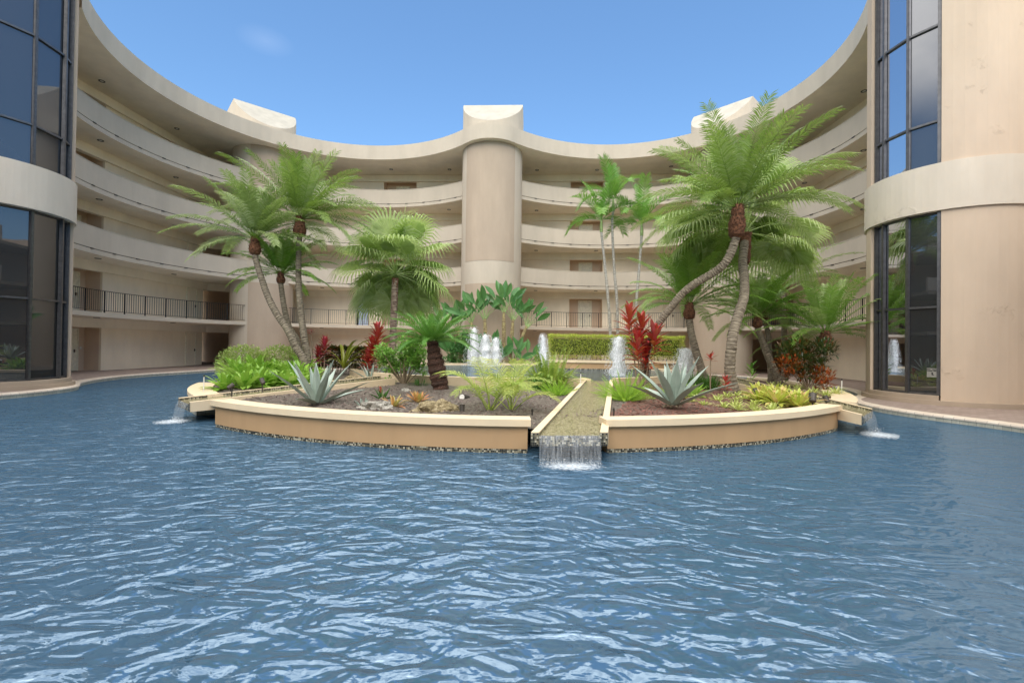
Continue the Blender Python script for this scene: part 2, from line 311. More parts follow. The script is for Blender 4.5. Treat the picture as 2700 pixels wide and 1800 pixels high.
# ------------------------------------------------------------------ mesh helpers
class MB:
    def __init__(s): s.v = []; s.f = []; s.uv = []; s.mi = []
    def face(s, pts, uv=None, mi=0):
        k = len(s.v); s.v.extend([tuple(p) for p in pts]); s.f.append(tuple(range(k, k+len(pts)))); s.uv.append(uv); s.mi.append(mi)
    def idx(s, verts, faces, uvs=None, mi=0):
        k = len(s.v); s.v.extend([tuple(p) for p in verts])
        for i, f in enumerate(faces): s.f.append(tuple(k+j for j in f)); s.uv.append(uvs[i] if uvs else None); s.mi.append(mi)
    def hexa(s, lo, hi, mi=0):   # lo, hi: 4 points each, same winding (ccw from above)
        p = list(lo)+list(hi)
        fs = [(3, 2, 1, 0), (4, 5, 6, 7), (0, 1, 5, 4), (1, 2, 6, 5), (2, 3, 7, 6), (3, 0, 4, 7)]
        uvs = []
        for f in fs:
            a, b, d = V3(p[f[0]]), V3(p[f[1]]), V3(p[f[3]]); w, h = (b-a).length, (d-a).length
            uvs.append([(0, 0), (w, 0), (w, h), (0, h)])
        s.idx(p, fs, uvs, mi)
    def box(s, c, size, rz=0, mi=0):
        x, y, z = size[0]/2, size[1]/2, size[2]/2; ca, sa = cos(rz), sin(rz)
        q = [(-x, -y), (x, -y), (x, y), (-x, y)]; q = [(c[0]+a*ca-b*sa, c[1]+a*sa+b*ca) for a, b in q]
        s.hexa([(a, b, c[2]-z) for a, b in q], [(a, b, c[2]+z) for a, b in q], mi)
    def ring(s, C, r0, r1, a0, a1, z0, z1, n=48, mi=0, cap=True):
        # angles in degrees
        A = [radians(a0+(a1-a0)*i/n) for i in range(n+1)]
        for i in range(n):
            a, b = A[i], A[i+1]
            def P(r, t, z): return (C[0]+r*cos(t), C[1]+r*sin(t), z)
            for r, fl in ((r0, 1), (r1, 0)):
                q = [P(r, a, z0), P(r, b, z0), P(r, b, z1), P(r, a, z1)]; u = [(r*a, z0), (r*b, z0), (r*b, z1), (r*a, z1)]
                if fl: q.reverse(); u.reverse()
                s.face(q, u, mi)
            for z, fl in ((z0, 1), (z1, 0)):
                q = [P(r0, a, z), P(r1, a, z), P(r1, b, z), P(r0, b, z)]; u = [(r1*a, r0), (r1*a, r1), (r1*b, r1), (r1*b, r0)]
                if fl: q.reverse(); u.reverse()
                s.face(q, u, mi)
            if cap and i in (0, n-1):
                t = a if i == 0 else b
                q = [P(r0, t, z0), P(r1, t, z0), P(r1, t, z1), P(r0, t, z1)]; s.face(q, [(0, z0), (r1-r0, z0), (r1-r0, z1), (0, z1)], mi)
    def tube(s, pts, rad, n=8, cap=True, rough=0, uvs=True):
        pts = [V3(p) for p in pts]; N = len(pts); rings = []; dist = 0
        ref = V3((0, 0, 1)) if abs((pts[-1]-pts[0]).normalized().z) < .9 else V3((1, 0, 0))
        k = len(s.v); ds = []
        for i, p in enumerate(pts):
            d = (pts[min(i+1, N-1)]-pts[max(i-1, 0)]).normalized(); x = d.cross(ref).normalized(); y = d.cross(x)
            r = rad[i] if hasattr(rad, '__len__') else rad
            if i: dist += (p-pts[i-1]).length
            ds.append(dist)
            for j in range(n):
                a = 2*pi*j/n; rr = r*(1+rough*(random.random()-.5)); s.v.append(tuple(p+x*(rr*cos(a))+y*(rr*sin(a))))
        for i in range(N-1):
            for j in range(n):
                s.f.append((k+i*n+j, k+i*n+(j+1) % n, k+(i+1)*n+(j+1) % n, k+(i+1)*n+j)); s.mi.append(0)
                s.uv.append([(j/n, ds[i]), ((j+1)/n, ds[i]), ((j+1)/n, ds[i+1]), (j/n, ds[i+1])])
        if cap:
            s.f.append(tuple(k+j for j in reversed(range(n)))); s.f.append(tuple(k+(N-1)*n+j for j in range(n))); s.uv += [None, None]; s.mi += [0, 0]
    def lathe(s, prof, n=16, c=(0, 0, 0)):
        k = len(s.v); N = len(prof)
        for r, z in prof:
            for j in range(n): a = 2*pi*j/n; s.v.append((c[0]+r*cos(a), c[1]+r*sin(a), c[2]+z))
        for i in range(N-1):
            for j in range(n):
                s.f.append((k+i*n+j, k+i*n+(j+1) % n, k+(i+1)*n+(j+1) % n, k+(i+1)*n+j)); s.uv.append(None); s.mi.append(0)
    def build(s, name, mat, parent=None, smooth=False, loc=None):
        me = bpy.data.meshes.new(name); me.from_pydata(s.v, [], s.f)
        if any(u is not None for u in s.uv):
            ul = me.uv_layers.new(name='UVMap'); flat = []
            for f, u in zip(s.f, s.uv): flat.extend([c for p in (u or [(0, 0)]*len(f)) for c in p])
            ul.data.foreach_set('uv', flat)
        mats = mat if isinstance(mat, (list, tuple)) else [mat]
        for q in mats: me.materials.append(q)
        if len(mats) > 1: me.polygons.foreach_set('material_index', s.mi)
        if smooth: me.polygons.foreach_set('use_smooth', [True]*len(s.f))
        me.update()
        o = bpy.data.objects.new(name, me); COL.objects.link(o)
        if parent: o.parent = parent
        if loc: o.location = loc
        return o

def tag(o, label=None, cat=None, group=None, kind=None):
    if label: o['label'] = label
    if cat: o['category'] = cat
    if group: o['group'] = group
    if kind: o['kind'] = kind
    return o
def empty(name, loc=(0, 0, 0), rz=0, label=None, cat=None, group=None):
    o = bpy.data.objects.new(name, None); COL.objects.link(o); o.location = loc; o.rotation_euler = (0, 0, rz); o.empty_display_size = .2
    return tag(o, label, cat, group)
def copy_tree(o, loc, rz=0, sc=1.0, label=None, group=None):
    r = o.copy(); COL.objects.link(r); r.location = loc; r.rotation_euler = (0, 0, rz); r.scale = (sc, sc, sc)
    for ch in o.children:
        c = ch.copy(); COL.objects.link(c); c.parent = r
        for g in ch.children:
            d = g.copy(); COL.objects.link(d); d.parent = c
    if label: r['label'] = label
    if group: r['group'] = group
    return r

# ------------------------------------------------------------------ the building (local frame: axis of symmetry = local Y)
BA = radians(-2.24); BM = (-1.733, 21.835)
def W2(u, v): return (BM[0]+u*cos(BA)-v*sin(BA), BM[1]+u*sin(BA)+v*cos(BA))
B = empty('apartment_building', (BM[0], BM[1], 0), BA, 'curved cream apartment building with four balcony levels wrapping round the pool courtyard', 'building')
HS, RP, RF = 7.6, 9.9, 8.7
LV = [2.64, 5.49, 8.34, 11.19]; ROOF = 14.07; RTOP = 15.02

def curve(r, n=44, fil=2.0, ftop=None):   # inner edge of slabs, left to right
    pts = []
    vc = sqrt((r+fil)**2-HS*HS); ta = atan2(vc, HS)
    a0, a1 = radians(218), ta
    for i in range(n+1): a = a0+(a1-a0)*i/n; pts.append((-HS+r*cos(a), r*sin(a)))
    fa0, fa1 = pi+ta, 2*pi-ta
    for i in range(1, 12): a = fa0+(fa1-fa0)*i/12; pts.append((fil*cos(a), vc+fil*sin(a)))
    for i in range(n+1): a = pi-a1+(pi-a0-(pi-a1))*i/n; pts.append((HS+r*cos(a), r*sin(a)))
    return pts
def outer(p, X=25, Y=17, yc=-3):
    dx, dy = p[0], p[1]-yc
    t = 1e9
    if dx: t = min(t, X/abs(dx))
    if dy > 0: t = min(t, (Y-yc)/dy)
    return (dx*t, yc+dy*t)
def slab(name, r, z0, z1, mats, fil=2.0):
    mb = MB(); pts = curve(r, fil=fil); o = [outer(p) for p in pts]; d = 0
    for i in range(len(pts)-1):
        a, b, c, e = pts[i], pts[i+1], o[i+1], o[i]; L = hypot(b[0]-a[0], b[1]-a[1])
        mb.face([(*a, z0), (*e, z0), (*c, z0), (*b, z0)], None, 1)
        mb.face([(*a, z1), (*b, z1), (*c, z1), (*e, z1)], None, 0)
        mb.face([(*a, z0), (*b, z0), (*b, z1), (*a, z1)], [(d, z0), (d+L, z0), (d+L, z1), (d, z1)], 0); d += L
        mb.face([(*c, z0), (*e, z0), (*e, z1), (*c, z1)], None, 0)
    return mb.build(name, mats, B)
for z in LV: slab('floor_slab', RP, z, z+.21, [M_cream, M_soff], fil=.6)
slab('roof_fascia', RF, ROOF, RTOP, [M_cream, M_soff])

# parapets (three upper levels) with the recessed reveal and drain scuppers
SEG = [(54, 127.2), (140.6, 216)]
for z in LV[1:]:
    for sgn in (-1, 1):
        for a0, a1 in SEG:
            A0, A1 = (a0, a1) if sgn < 0 else (180-a1, 180-a0)
            mb = MB(); mb.ring((sgn*HS, 0), RP+.002, RP+.15, A0, A1, z+.245, z+1.2, 40); mb.ring((sgn*HS, 0), RP-.012, RP+.165, A0, A1, z+1.2, z+1.235, 40)
            pr = mb.build('parapet', M_cream, B)
            mb = MB(); mb.ring((sgn*HS, 0), RP+.035, RP+.14, A0, A1, z+.211, z+.244, 40); mb.build('reveal', M_dark, pr)
            k = A0+5
            while k < A1-3:
                a = radians(k); mb = MB(); mb.box((sgn*HS+(RP-.008)*cos(a), (RP-.008)*sin(a), z+.222), (.06, .17, .045), a); mb.build('drain_scupper', M_ring, pr); k += 7.6
# second-floor railing
z = LV[0]+.21
for sgn in (-1, 1):
    for a0, a1 in SEG:
        A0, A1 = (a0, a1) if sgn < 0 else (180-a1, 180-a0)
        R = RP+.08; mb = MB()
        mb.ring((sgn*HS, 0), R-.022, R+.022, A0, A1, z+1.01, z+1.035, 40); rl = mb.build('railing', M_rail, B)
        mb = MB(); mb.ring((sgn*HS, 0), R-.012, R+.012, A0, A1, z+.085, z+.105, 40); mb.build('bottom_rail', M_rail, rl); mb = MB()
        n = int(radians(A1-A0)*R/.125); 
        for i in range(n+1):
            a = radians(A0+(A1-A0)*i/n); 
            if i % 9 == 0: continue
            mb.box((sgn*HS+R*cos(a), R*sin(a), z+.556), (.014, .014, .908), a)
        mb.build('balusters', M_rail, rl)
        for i in range(0, n+1, 9):
            a = radians(A0+(A1-A0)*i/n); mb = MB(); mb.box((sgn*HS+R*cos(a), R*sin(a), z+.507), (.042, .042, 1.006), a); mb.build('post', M_rail, rl)

# corridor walls per floor: wing walls, back wall, diagonal corners, alcoves and doors
class PB:
    def __init__(s, name, mat): s.name, s.mat = name, mat
    def hexa(s, lo, hi, mi=0): m_ = MB(); m_.hexa(lo, hi); m_.build(s.name, s.mat, B)
floors = [0.0]+[l+.21 for l in LV]; ceil = LV+[ROOF]
def wallquad(mb, p, q, z0, z1, th=.12):   # thin solid wall from p to q, thickness to the left of p->q
    d = V3((q[0]-p[0], q[1]-p[1])).normalized(); nx, ny = -d.y*th, d.x*th
    lo = [(*p, z0), (*q, z0), (q[0]+nx, q[1]+ny, z0), (p[0]+nx, p[1]+ny, z0)]; mb.hexa(lo, [(a, b, z1) for a, b, _ in lo])
def door(p, q, z0, h=2.08, handle=.85, mat=None, name='door'):
    # p->q runs along the wall, room-side normal to the right
    d = V3((q[0]-p[0], q[1]-p[1], 0)); L = d.length; d.normalize(); n = V3((d.y, -d.x, 0)); P = V3((p[0], p[1], 0)); ang = atan2(d.y, d.x)
    mb = MB(); c = P+d*(L/2)+n*.012; mb.box((c.x, c.y, z0+h/2+.01), (L-.12, .03, h-.02), ang)
    for px in ((.32, .68) if L > .7 else (.5,)):
        for pz, ph in ((.30, .36), (.72, .34)):
            c2 = P+d*(L*px)+n*.03; mb.box((c2.x, c2.y, z0+h*pz), (L*.26, .01, h*ph), ang)
    o = mb.build(name, mat or M_door, B)
    mb = MB()
    for off in (.03, L-.03):
        c2 = P+d*off+n*.03; mb.box((c2.x, c2.y, z0+h/2+.03), (.06, .06, h+.06), ang)
    c2 = P+d*(L/2)+n*.03; mb.box((c2.x, c2.y, z0+h+.03), (L-.12, .06, .06), ang); mb.build('frame', M_door, o)
    mb = MB(); c2 = P+d*(L*handle)+n*.05; mb.box((c2.x, c2.y, z0+1.0), (.05, .04, .16), ang); c2 = P+d*(L*handle)+n*.09
    mb.box((c2.x, c2.y, z0+1.02), (.12, .02, .02), ang); mb.build('handle', M_brass, o)
    return o
for k, (z0, zc) in enumerate(zip(floors, ceil)):
    zb = zc-.46                      # underside of the dropped beam
    z1 = zc-.004
    # back wall: v = 11.65
    mb = PB('wall', M_wall); al = PB('alcove_wall', M_dtan)
    cuts = [(-8.43, -5.96), (5.44, 7.83)]
    runs = [(-15.6, -8.43), (-5.96, 5.44), (7.83, 15.6)]
    for a, b in runs: wallquad(mb, (a, 11.65), (b, 11.65), z0, z1)
    for a, b in cuts:
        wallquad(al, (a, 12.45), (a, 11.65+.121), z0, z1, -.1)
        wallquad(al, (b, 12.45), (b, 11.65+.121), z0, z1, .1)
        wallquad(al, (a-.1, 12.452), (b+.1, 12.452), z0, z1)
    for sg in (-1, 1):
        # wing wall u = 19.35 with alcove v in (-3.2, .72) and dark passage v > 7.9
        U = 19.35
        def w(p, q, M=mb): 
            if sg < 0: wallquad(M, p, q, z0, z1)
            else: wallquad(M, (-p[0], p[1]), (-q[0], q[1]), z0, z1, -.12)
        w((-U, .72), (-U, 7.9)); w((-U, -13), (-U, -3.6))
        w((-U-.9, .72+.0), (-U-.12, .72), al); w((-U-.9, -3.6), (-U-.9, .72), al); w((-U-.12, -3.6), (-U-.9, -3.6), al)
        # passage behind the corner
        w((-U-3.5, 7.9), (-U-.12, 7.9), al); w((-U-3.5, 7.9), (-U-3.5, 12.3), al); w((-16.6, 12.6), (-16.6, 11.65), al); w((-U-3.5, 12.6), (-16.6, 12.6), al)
    # dropped beam along the walls
    mb = PB('ceiling_beam', M_soff); bp = [(-19.2, -13), (-19.2, 8.1), (-15.75, 11.5), (15.75, 11.5), (19.2, 8.1), (19.2, -13)]
    for p, q in zip(bp, bp[1:]): wallquad(mb, p, q, zb, zc-.002, .32)
    # doors
    for (a, b), off in zip(cuts, (0, 0)):
        door((a+.72, 12.45), (a+1.74, 12.45), z0)
    for sg in (-1, 1):
        if sg < 0: door((-20.24, -.65), (-20.24, .37), z0, handle=.8)
        else: door((20.24, .37), (20.24, -.65), z0, handle=.2)
        x = sg*12.6
        if k in (1, 2, 3, 4) and sg > 0: door((x-.45, 11.65), (x+.45, 11.65), z0, mat=M_wall, name='utility_door')
        door((-19.35, 6.4), (-19.35, 7.3), z0, mat=M_wall, name='utility_door') if sg < 0 else door((19.35, 7.3), (19.35, 6.4), z0, mat=M_wall, name='utility_door')
    # ceiling downlights
    for (x, y) in [(-18.25, -.66), (-18.35, 4.15), (-7.5, 10.4), (-3.3, 10.45), (2.95, 10.6), (7.2, 10.6), (18.6, .8), (18.4, 5.2), (-12.2, 10.0), (12.2, 10.0)]:
        mb = MB(); mb.lathe([(.075, -.001), (.075, -.012), (.125, -.022), (.135, -.001)], 18, (x, y, zc)); o = mb.build('ceiling_light', M_ring, B)
        mb = MB(); mb.lathe([(.0, -.008), (.073, -.008), (.073, -.003)], 14, (x, y, zc)); mb.build('lens', M_white, o)
# light switches near the wing door, open utility room door on the second floor
mb = MB(); mb.box((-20.24, .53, 1.15), (.02, .08, .13)); mb.build('switch_plate', M_white, B)
z0 = floors[1]
mb = MB(); mb.box((-9.885, 11.64, z0+1.06), (.95, .03, 2.12)); o = mb.build('open_doorway', M_dark, B)
mb = MB(); mb.box((-9.80, 11.62, z0+1.0), (.72, .02, 1.98)); mb.build('room_interior', M_blue, o)
mb = MB(); mb.box((-10.30, 11.45, z0+1.03), (.04, .40, 2.06), .1); mb.build('door_leaf', M_door, o)

# ground floor slab of the corridor is the walkway; pilasters
def pilaster(u, v, r, ang, h):
    # column with the tan inset field facing the court
    mb = MB(); mb.ring((u, v), r-.25, r, 0, 360, 0, ROOF-.002, 64, cap=False); o = mb.build('pilaster', M_cream, B, True)
    for a, b, m_ in ((6.75, ROOF-.003, M_tanp), (.02, 5.35, M_tanp)):
        mb = MB(); mb.ring((u, v), r-.02, r+.012, ang-h, ang+h, a, b, 30); mb.build('inset_panel', M_tan, o, True)
    return o
PIL = [(0, 7.9, 1.95, 270), (-15.4, 8.1, 1.87, 313.5), (14.95, 8.35, 1.87, 226.5)]
for q, a_, h_ in zip(PIL, (270, 322, 218), (51, 46, 46)): pilaster(*q[:3], a_, h_)
# roof blocks: half cylinder face cut by a 45 degree plane
for i, (u, v, r, ang) in enumerate(PIL):
    zt = 17.3; cf = V3((cos(radians(ang)), sin(radians(ang)))); sd_ = V3((-cf.y, cf.x)); n = 24; bd = 2.4
    mb = MB(); r2 = r*1.0; fr = []
    for j in range(n+1):
        t = -pi/2+pi*j/n; x = r2*sin(t); y = r2*cos(t); p = V3((u, v))+sd_*x+cf*y; fr.append((p.x, p.y, zt-y*1.0))
    bk = []
    for j in range(n+1):
        x = -r2+2*r2*j/n; p = V3((u, v))+sd_*x*1.0; bk.append((p.x, p.y, zt))
    zbt = RTOP-.6
    for j in range(n):
        a, b = fr[j], fr[j+1]
        mb.face([(a[0], a[1], zbt), (b[0], b[1], zbt), b, a], None, 0)
    o = mb.build('roof_block', M_cream, B, True)
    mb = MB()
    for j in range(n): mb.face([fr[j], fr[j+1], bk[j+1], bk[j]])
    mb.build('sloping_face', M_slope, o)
    mb = MB(); L0, R0 = V3(bk[0][:2]), V3(bk[-1][:2]); Lb, Rb = L0-cf*bd, R0-cf*bd
    lo = [(L0.x, L0.y, zbt), (R0.x, R0.y, zbt), (Rb.x, Rb.y, zbt), (Lb.x, Lb.y, zbt)]; mb.hexa(lo, [(a, b, zt) for a, b, _ in lo]); mb.build('block_body', M_cream, o)
mb = MB(); mb.box((0, 15.4, 14.4), (46, .3, 1.1)); mb.build('rear_parapet', M_cream, B)

# the wing that closes the courtyard behind the viewer (mirrored in the windows and the water)
RW = empty('rear_wing', (BM[0], BM[1], 0), BA, 'rear apartment wing closing the courtyard, seen only mirrored in the tower windows', 'building')
mbs, mbp, mbk = MB(), MB(), MB(); RC = (2.0, -20)
for z in LV+[ROOF]:
    if z > 11: continue
    mbs.ring(RC, 13.0 if z < 14 else 12.0, 20, 156, 384, z, z+(.21 if z < 14 else .95), 60)
    if 3 < z < 14: mbp.ring(RC, 13.0, 13.15, 156, 384, z+.24, z+1.22, 60)
mbk.ring(RC, 17.6, 17.9, 155, 385, 0, 9.4, 60)
mbs.build('floor_slab', M_soffd, RW); mbp.build('parapet', M_cream, RW); mbk.build('wall', M_dtan, RW)  # darker tan on the wall stands for corridor shade
for i in range(12):
    a = radians(164+19.5*i)
    for z in [0]+[l+.21 for l in LV[:2]]:
        mb = MB(); mb.box((RC[0]+17.58*cos(a), RC[1]+17.58*sin(a), z+1.05), (.05, 1.1, 2.1), a); mb.build('door', M_dtan, RW)

# ------------------------------------------------------------------ round glazed towers
def tower(C, nm, label, angs, wall_rng, glass_rng, mir):
    T = empty('round_tower', (C[0], C[1], 0), 0, label, 'tower')
    H = 17.5; r = 2.0
    mb = MB(); mb.ring((0, 0), r-.25, r, wall_rng[0], wall_rng[1], .0, 5.56, 44); mb.ring((0, 0), r-.25, r, wall_rng[0], wall_rng[1], 6.9, H, 44); mb.build('tower_wall', M_tanp, T, True)
    mb = MB(); mb.ring((0, 0), r-.3, r+.06, 0, 360, 5.55, 6.9, 80, cap=False); mb.build('band', M_creamp, T, True)
    mb = MB(); mb.ring((0, 0), r-.5, r+.12, 0, 360, 0, .13, 80, cap=False); mb.build('plinth', M_tan, T, True)
    mb = MB(); mb.ring((0, 0), .1, r-.3, 0, 360, H-.1, H, 40, cap=False); mb.build('cap', M_cream, T)
    # narrow jamb strips at both sides of the glazing
    rg = r-.13
    zs = [(.26, [2.78], 5.56), (6.9, [8.16, 10.95, 13.75], H)]
    P = lambda a, rr, z: (rr*cos(radians(a)), rr*sin(radians(a)), z)
    for zl, mids, zh in zs:
        lv = [zl]+mids+[zh]
        for a, b in zip(angs, angs[1:]):
            for z0_, z1_ in zip(lv, lv[1:]):
                mb = MB(); mb.face([P(a, rg-.04, z0_), P(b, rg-.04, z0_), P(b, rg-.04, z1_), P(a, rg-.04, z1_)])
                pn = mb.build('window', M_glass, T)
                mb = MB(); A = V3(P(a, rg-.01, 0)); Bv = V3(P(b, rg-.01, 0)); c = (A+Bv)/2; an = atan2(Bv.y-A.y, Bv.x-A.x); L = (Bv-A).length
                mb.box((c.x, c.y, z0_+.03), (L-.05, .07, .06), an); mb.build('transom', M_mull, pn)
                if z1_ == lv[-1]: mb = MB(); mb.box((c.x, c.y, z1_-.03), (L-.05, .07, .06), an); mb.build('transom', M_mull, pn)
        for a in angs:
            mb = MB(); c = P(a, rg, 0); mb.box((c[0], c[1], (zl+zh)/2), (.12, .05, zh-zl), radians(a)); mb.box((P(a, rg+.01, 0)[0], P(a, rg+.01, 0)[1], (zl+zh)/2), (.08, .08, zh-zl-.004), radians(a)); mb.build('mullion', M_mull, T)
    mb = MB(); mb.ring((0, 0), rg-.1, r+.05, glass_rng[0], glass_rng[1], .131, .26, 24); mb.build('sill', M_tan, T)
    mb = MB(); mb.ring((0, 0), .3, .6, 0, 360, .1, H-.2, 12, cap=False); mb.build('core', M_dark, T)
    return T
TL = tower((-16.77, 14.46), 'l', 'round tower with tall dark windows left of the pool, cream band between storeys', [-76, -44, -12, 19, 34], (37, 278), (-80, 37), 1)
TR = tower((13.65, 14.30), 'r', 'round tan tower with tall dark windows right of the pool, peeling cream band', [-138.5, -160.5, -184, -196], (-137, 162), (-198, -138), -1)
# wing link walls behind the towers
for C, sg in (((-16.77, 14.46), -1), ((13.65, 14.30), 1)):
    pass
mb = MB(); mb.box((-19.9, -6.6, 7.4), (4.6, 4.2, 14.8)); mb.build('tower_link', M_cream, B)
mb = MB(); mb.box((20.2, -6.3, 7.4), (4.6, 4.2, 14.8)); mb.build('tower_link', M_cream, B)
# notice on the right tower glass
a = radians(-142.5); T = empty('notice', (13.65+1.90*cos(a), 14.30+1.90*sin(a), .78), a+pi/2, 'small white notice taped low inside the right tower window', 'sign')
mb = MB(); mb.box((0, 0, .13), (.24, .006, .26)); mb.build('sheet', simple('dim_paper', (.26, .25, .22), .6), T)
mb = MB()
for zz, xs in ((.225, [(-.09, .10), (.035, .08), (.09, .02)]), (.185, [(-.06, .12), (.055, .06)])):
    for x, w_ in xs: mb.box((x, -.006, zz), (w_, .004, .022))
mb.box((0, -.006, .11), (.035, .004, .06)); mb.box((.012, -.006, .07), (.05, .004, .02)); mb.build('lettering', M_ring, T)

# ------------------------------------------------------------------ ground, walkway, pool
WZ = -.15
tag(MB().build('ground', M_paver), None, None, None, 'structure') if False else None
mb = MB(); mb.face([(-300, -300, -.9), (300, -300, -.9), (300, 300, -.9), (-300, 300, -.9)]); tag(mb.build('ground', simple('earth', (.16, .17, .10), .95)), kind='structure')
half = [(-12.5, -29), (-13.4, -15), (-12.9, -11.6), (-12.3, -10.2), (-12.12, -9.3), (-12.15, -8.4), (-12.35, -7.5), (-12.8, -6.75), (-13.45, -6.15), (-14.1, -5.4), (-14.7, -4.3), (-15.15, -3.2), (-15.42, -2.0), (-15.45, -.5), (-15.2, 1.2), (-15.1, 2.8), (-14.7, 4.1), (-13.8, 4.9), (-12.3, 5.1), (-10, 5.1), (-6, 5.1), (-2, 5.1)]
prof = half+[(-x, y) for x, y in reversed(half)]
# resample for smoothness
def chaikin(P, it=2):
    for _ in range(it):
        Q = [P[0]]
        for a, b in zip(P, P[1:]): Q += [(a[0]*.75+b[0]*.25, a[1]*.75+b[1]*.25), (a[0]*.25+b[0]*.75, a[1]*.25+b[1]*.75)]
        P = Q+[P[-1]]
    return P
prof = chaikin(prof, 2)
PW = [W2(*p) for p in prof]; OW = []
for p in prof:
    dx, dy = p[0], p[1]+9; t = min(40/max(abs(dx), 1e-6), 40/max(abs(dy), 1e-6)); OW.append(W2(dx*t, -9+dy*t))
mbw, mbc, mbt = MB(), MB(), MB(); d = 0
def offs(i, k):
    a, b = PW[max(i-1, 0)], PW[min(i+1, len(PW)-1)]; v = V3((b[0]-a[0], b[1]-a[1])).normalized(); return (PW[i][0]-v.y*k, PW[i][1]+v.x*k)
ci = [offs(i, -.03) for i in range(len(PW))]; co = [offs(i, .30) for i in range(len(PW))]; ti = PW
for i in range(len(PW)-1):
    L = hypot(PW[i+1][0]-PW[i][0], PW[i+1][1]-PW[i][1])
    mbw.face([(*co[i], 0), (*co[i+1], 0), (*OW[i+1], 0), (*OW[i], 0)])
    pr = [(0, -.055), (0, -.02), (.02, 0.004), (.33, .006), (.33, -.055)]
    def cp(i, k): a, b = ci[i], co[i]; q = pr[k][0]/.33; return (a[0]+(b[0]-a[0])*q, a[1]+(b[1]-a[1])*q, pr[k][1])
    for k in range(4): mbc.face([cp(i, k), cp(i+1, k), cp(i+1, k+1), cp(i, k+1)], [(d, k*.1), (d+L, k*.1), (d+L, k*.1+.1), (d, k*.1+.1)])
    mbc.face([cp(i, 4), cp(i+1, 4), cp(i+1, 0), cp(i, 0)], None)
    mbt.face([(*ti[i], -.8), (*ti[i+1], -.8), (*ti[i+1], -.052), (*ti[i], -.052)], [(d, -.65), (d+L, -.65), (d+L, .098), (d, .098)]); d += L
tag(mbw.build('walkway', M_paver), kind='structure')
tag(mbc.build('pool_coping', M_coping), kind='structure'); tag(mbt.build('pool_wall', M_band), kind='structure')
mb = MB(); mb.face([(-32, -14, WZ), (32, -14, WZ), (32, 29, WZ), (-32, 29, WZ)]); tag(mb.build('water', M_water), kind='structure')

# ------------------------------------------------------------------ planter island
IC = (.16, 17.75)
def angof(x, y): return math.degrees(atan2(y-IC[1], x-IC[0]))
AL, AR = angof(-5.93, 8.99), angof(6.89, 9.46); G0, G1 = angof(.31, 7.1), angof(1.50, 7.15)
for nm, a0, a1, lab in (('l', AL, G0, 'long curved planter wall left of the front cascade, tan with cream coping'), ('r', G1, AR, 'curved planter wall right of the front cascade, tan with cream coping')):
    T = empty('planter_wall', (IC[0], IC[1], 0), 0, lab, 'planter wall', 'planter walls round the island')
    mb = MB(); mb.ring((0, 0), 10.35, 10.60, a0+.25, a1-.25, -.085, .279, 60); mb.ring((0, 0), 10.36, 10.55, a0+.25, a1-.25, -.6, -.085, 60); mb.build('wall', M_pwall, T)
    mb = MB(); mb.ring((0, 0), 10.30, 10.67, a0, a1, .279, .386, 60); c_ = mb.build('coping', M_pcop, T)
    bv = c_.modifiers.new('bevel', 'BEVEL') if False else None
    mb = MB(); mb.ring((0, 0), 10.54, 10.592, a0+.25, a1-.25, -.3, -.086, 60); mb.build('tile_band', M_mos, T)
for nm, a0, a1, lab in (('l', 180+22, angof(-6.91, 10.61)+360 if angof(-6.91, 10.61) < 0 else angof(-6.91, 10.61), 'broad low cream planter rim at the left side of the island'), ('r', angof(8.1, 10.79), 10, 'broad low cream planter rim at the right side of the island')):
    T = empty('planter_rim', (IC[0], IC[1], 0), 0, lab, 'planter wall', 'planter walls round the island')
    ro = 10.42 if nm == 'l' else 10.62
    mb = MB(); mb.ring((0, 0), ro-.5, ro-.03, a0, a1, -.6, .2, 40); mb.build('wall', M_band, T)
    mb = MB(); mb.ring((0, 0), ro-.55, ro, a0, a1, .2, .3, 40); mb.build('coping', M_pcop, T)
# soil
def split(r): return -86.0+(10.6-r)/6.3*32.5
def soil(name, a0, a1, r0, r1, mat, z=.24):
    mb = MB(); na, nr = 70, 26; vs = []; fs = []
    for i in range(na+1):
        for j in range(nr+1):
            r = r0+(r1-r0)*j/nr; b0 = split(r) if a0 is None else a0; b1 = split(r)+360 if a1 is None else a1; a = radians(b0+(b1-b0)*i/na); x, y = IC[0]+r*cos(a), IC[1]+r*sin(a)
            e = min(1, (r1-r)/.8, 1)
            zz = z-.03+.07*e+.05*noise.noise(V3((x*.6, y*.6, 1)))+.022*noise.noise(V3((x*4, y*4, 3)))
            vs.append((x, y, zz))
    for i in range(na):
        for j in range(nr): k = i*(nr+1)+j; fs.append((k, k+1, k+nr+2, k+nr+1))
    mb.idx(vs, fs); return tag(mb.build(name, mat, None, True), kind='structure')
soil('soil', 150, None, 4.0, 10.4, M_soil); soil('soil', None, 25, 4.0, 10.4, M_soilr)
mb = MB(); mb.ring(IC, 10.0, 10.3, 8, 172, -.6, .1, 60); mb.ring(IC, 0.5, 10.0, 8, 172, -.6, .08, 60); tag(mb.build('soil', M_soil), kind='structure')

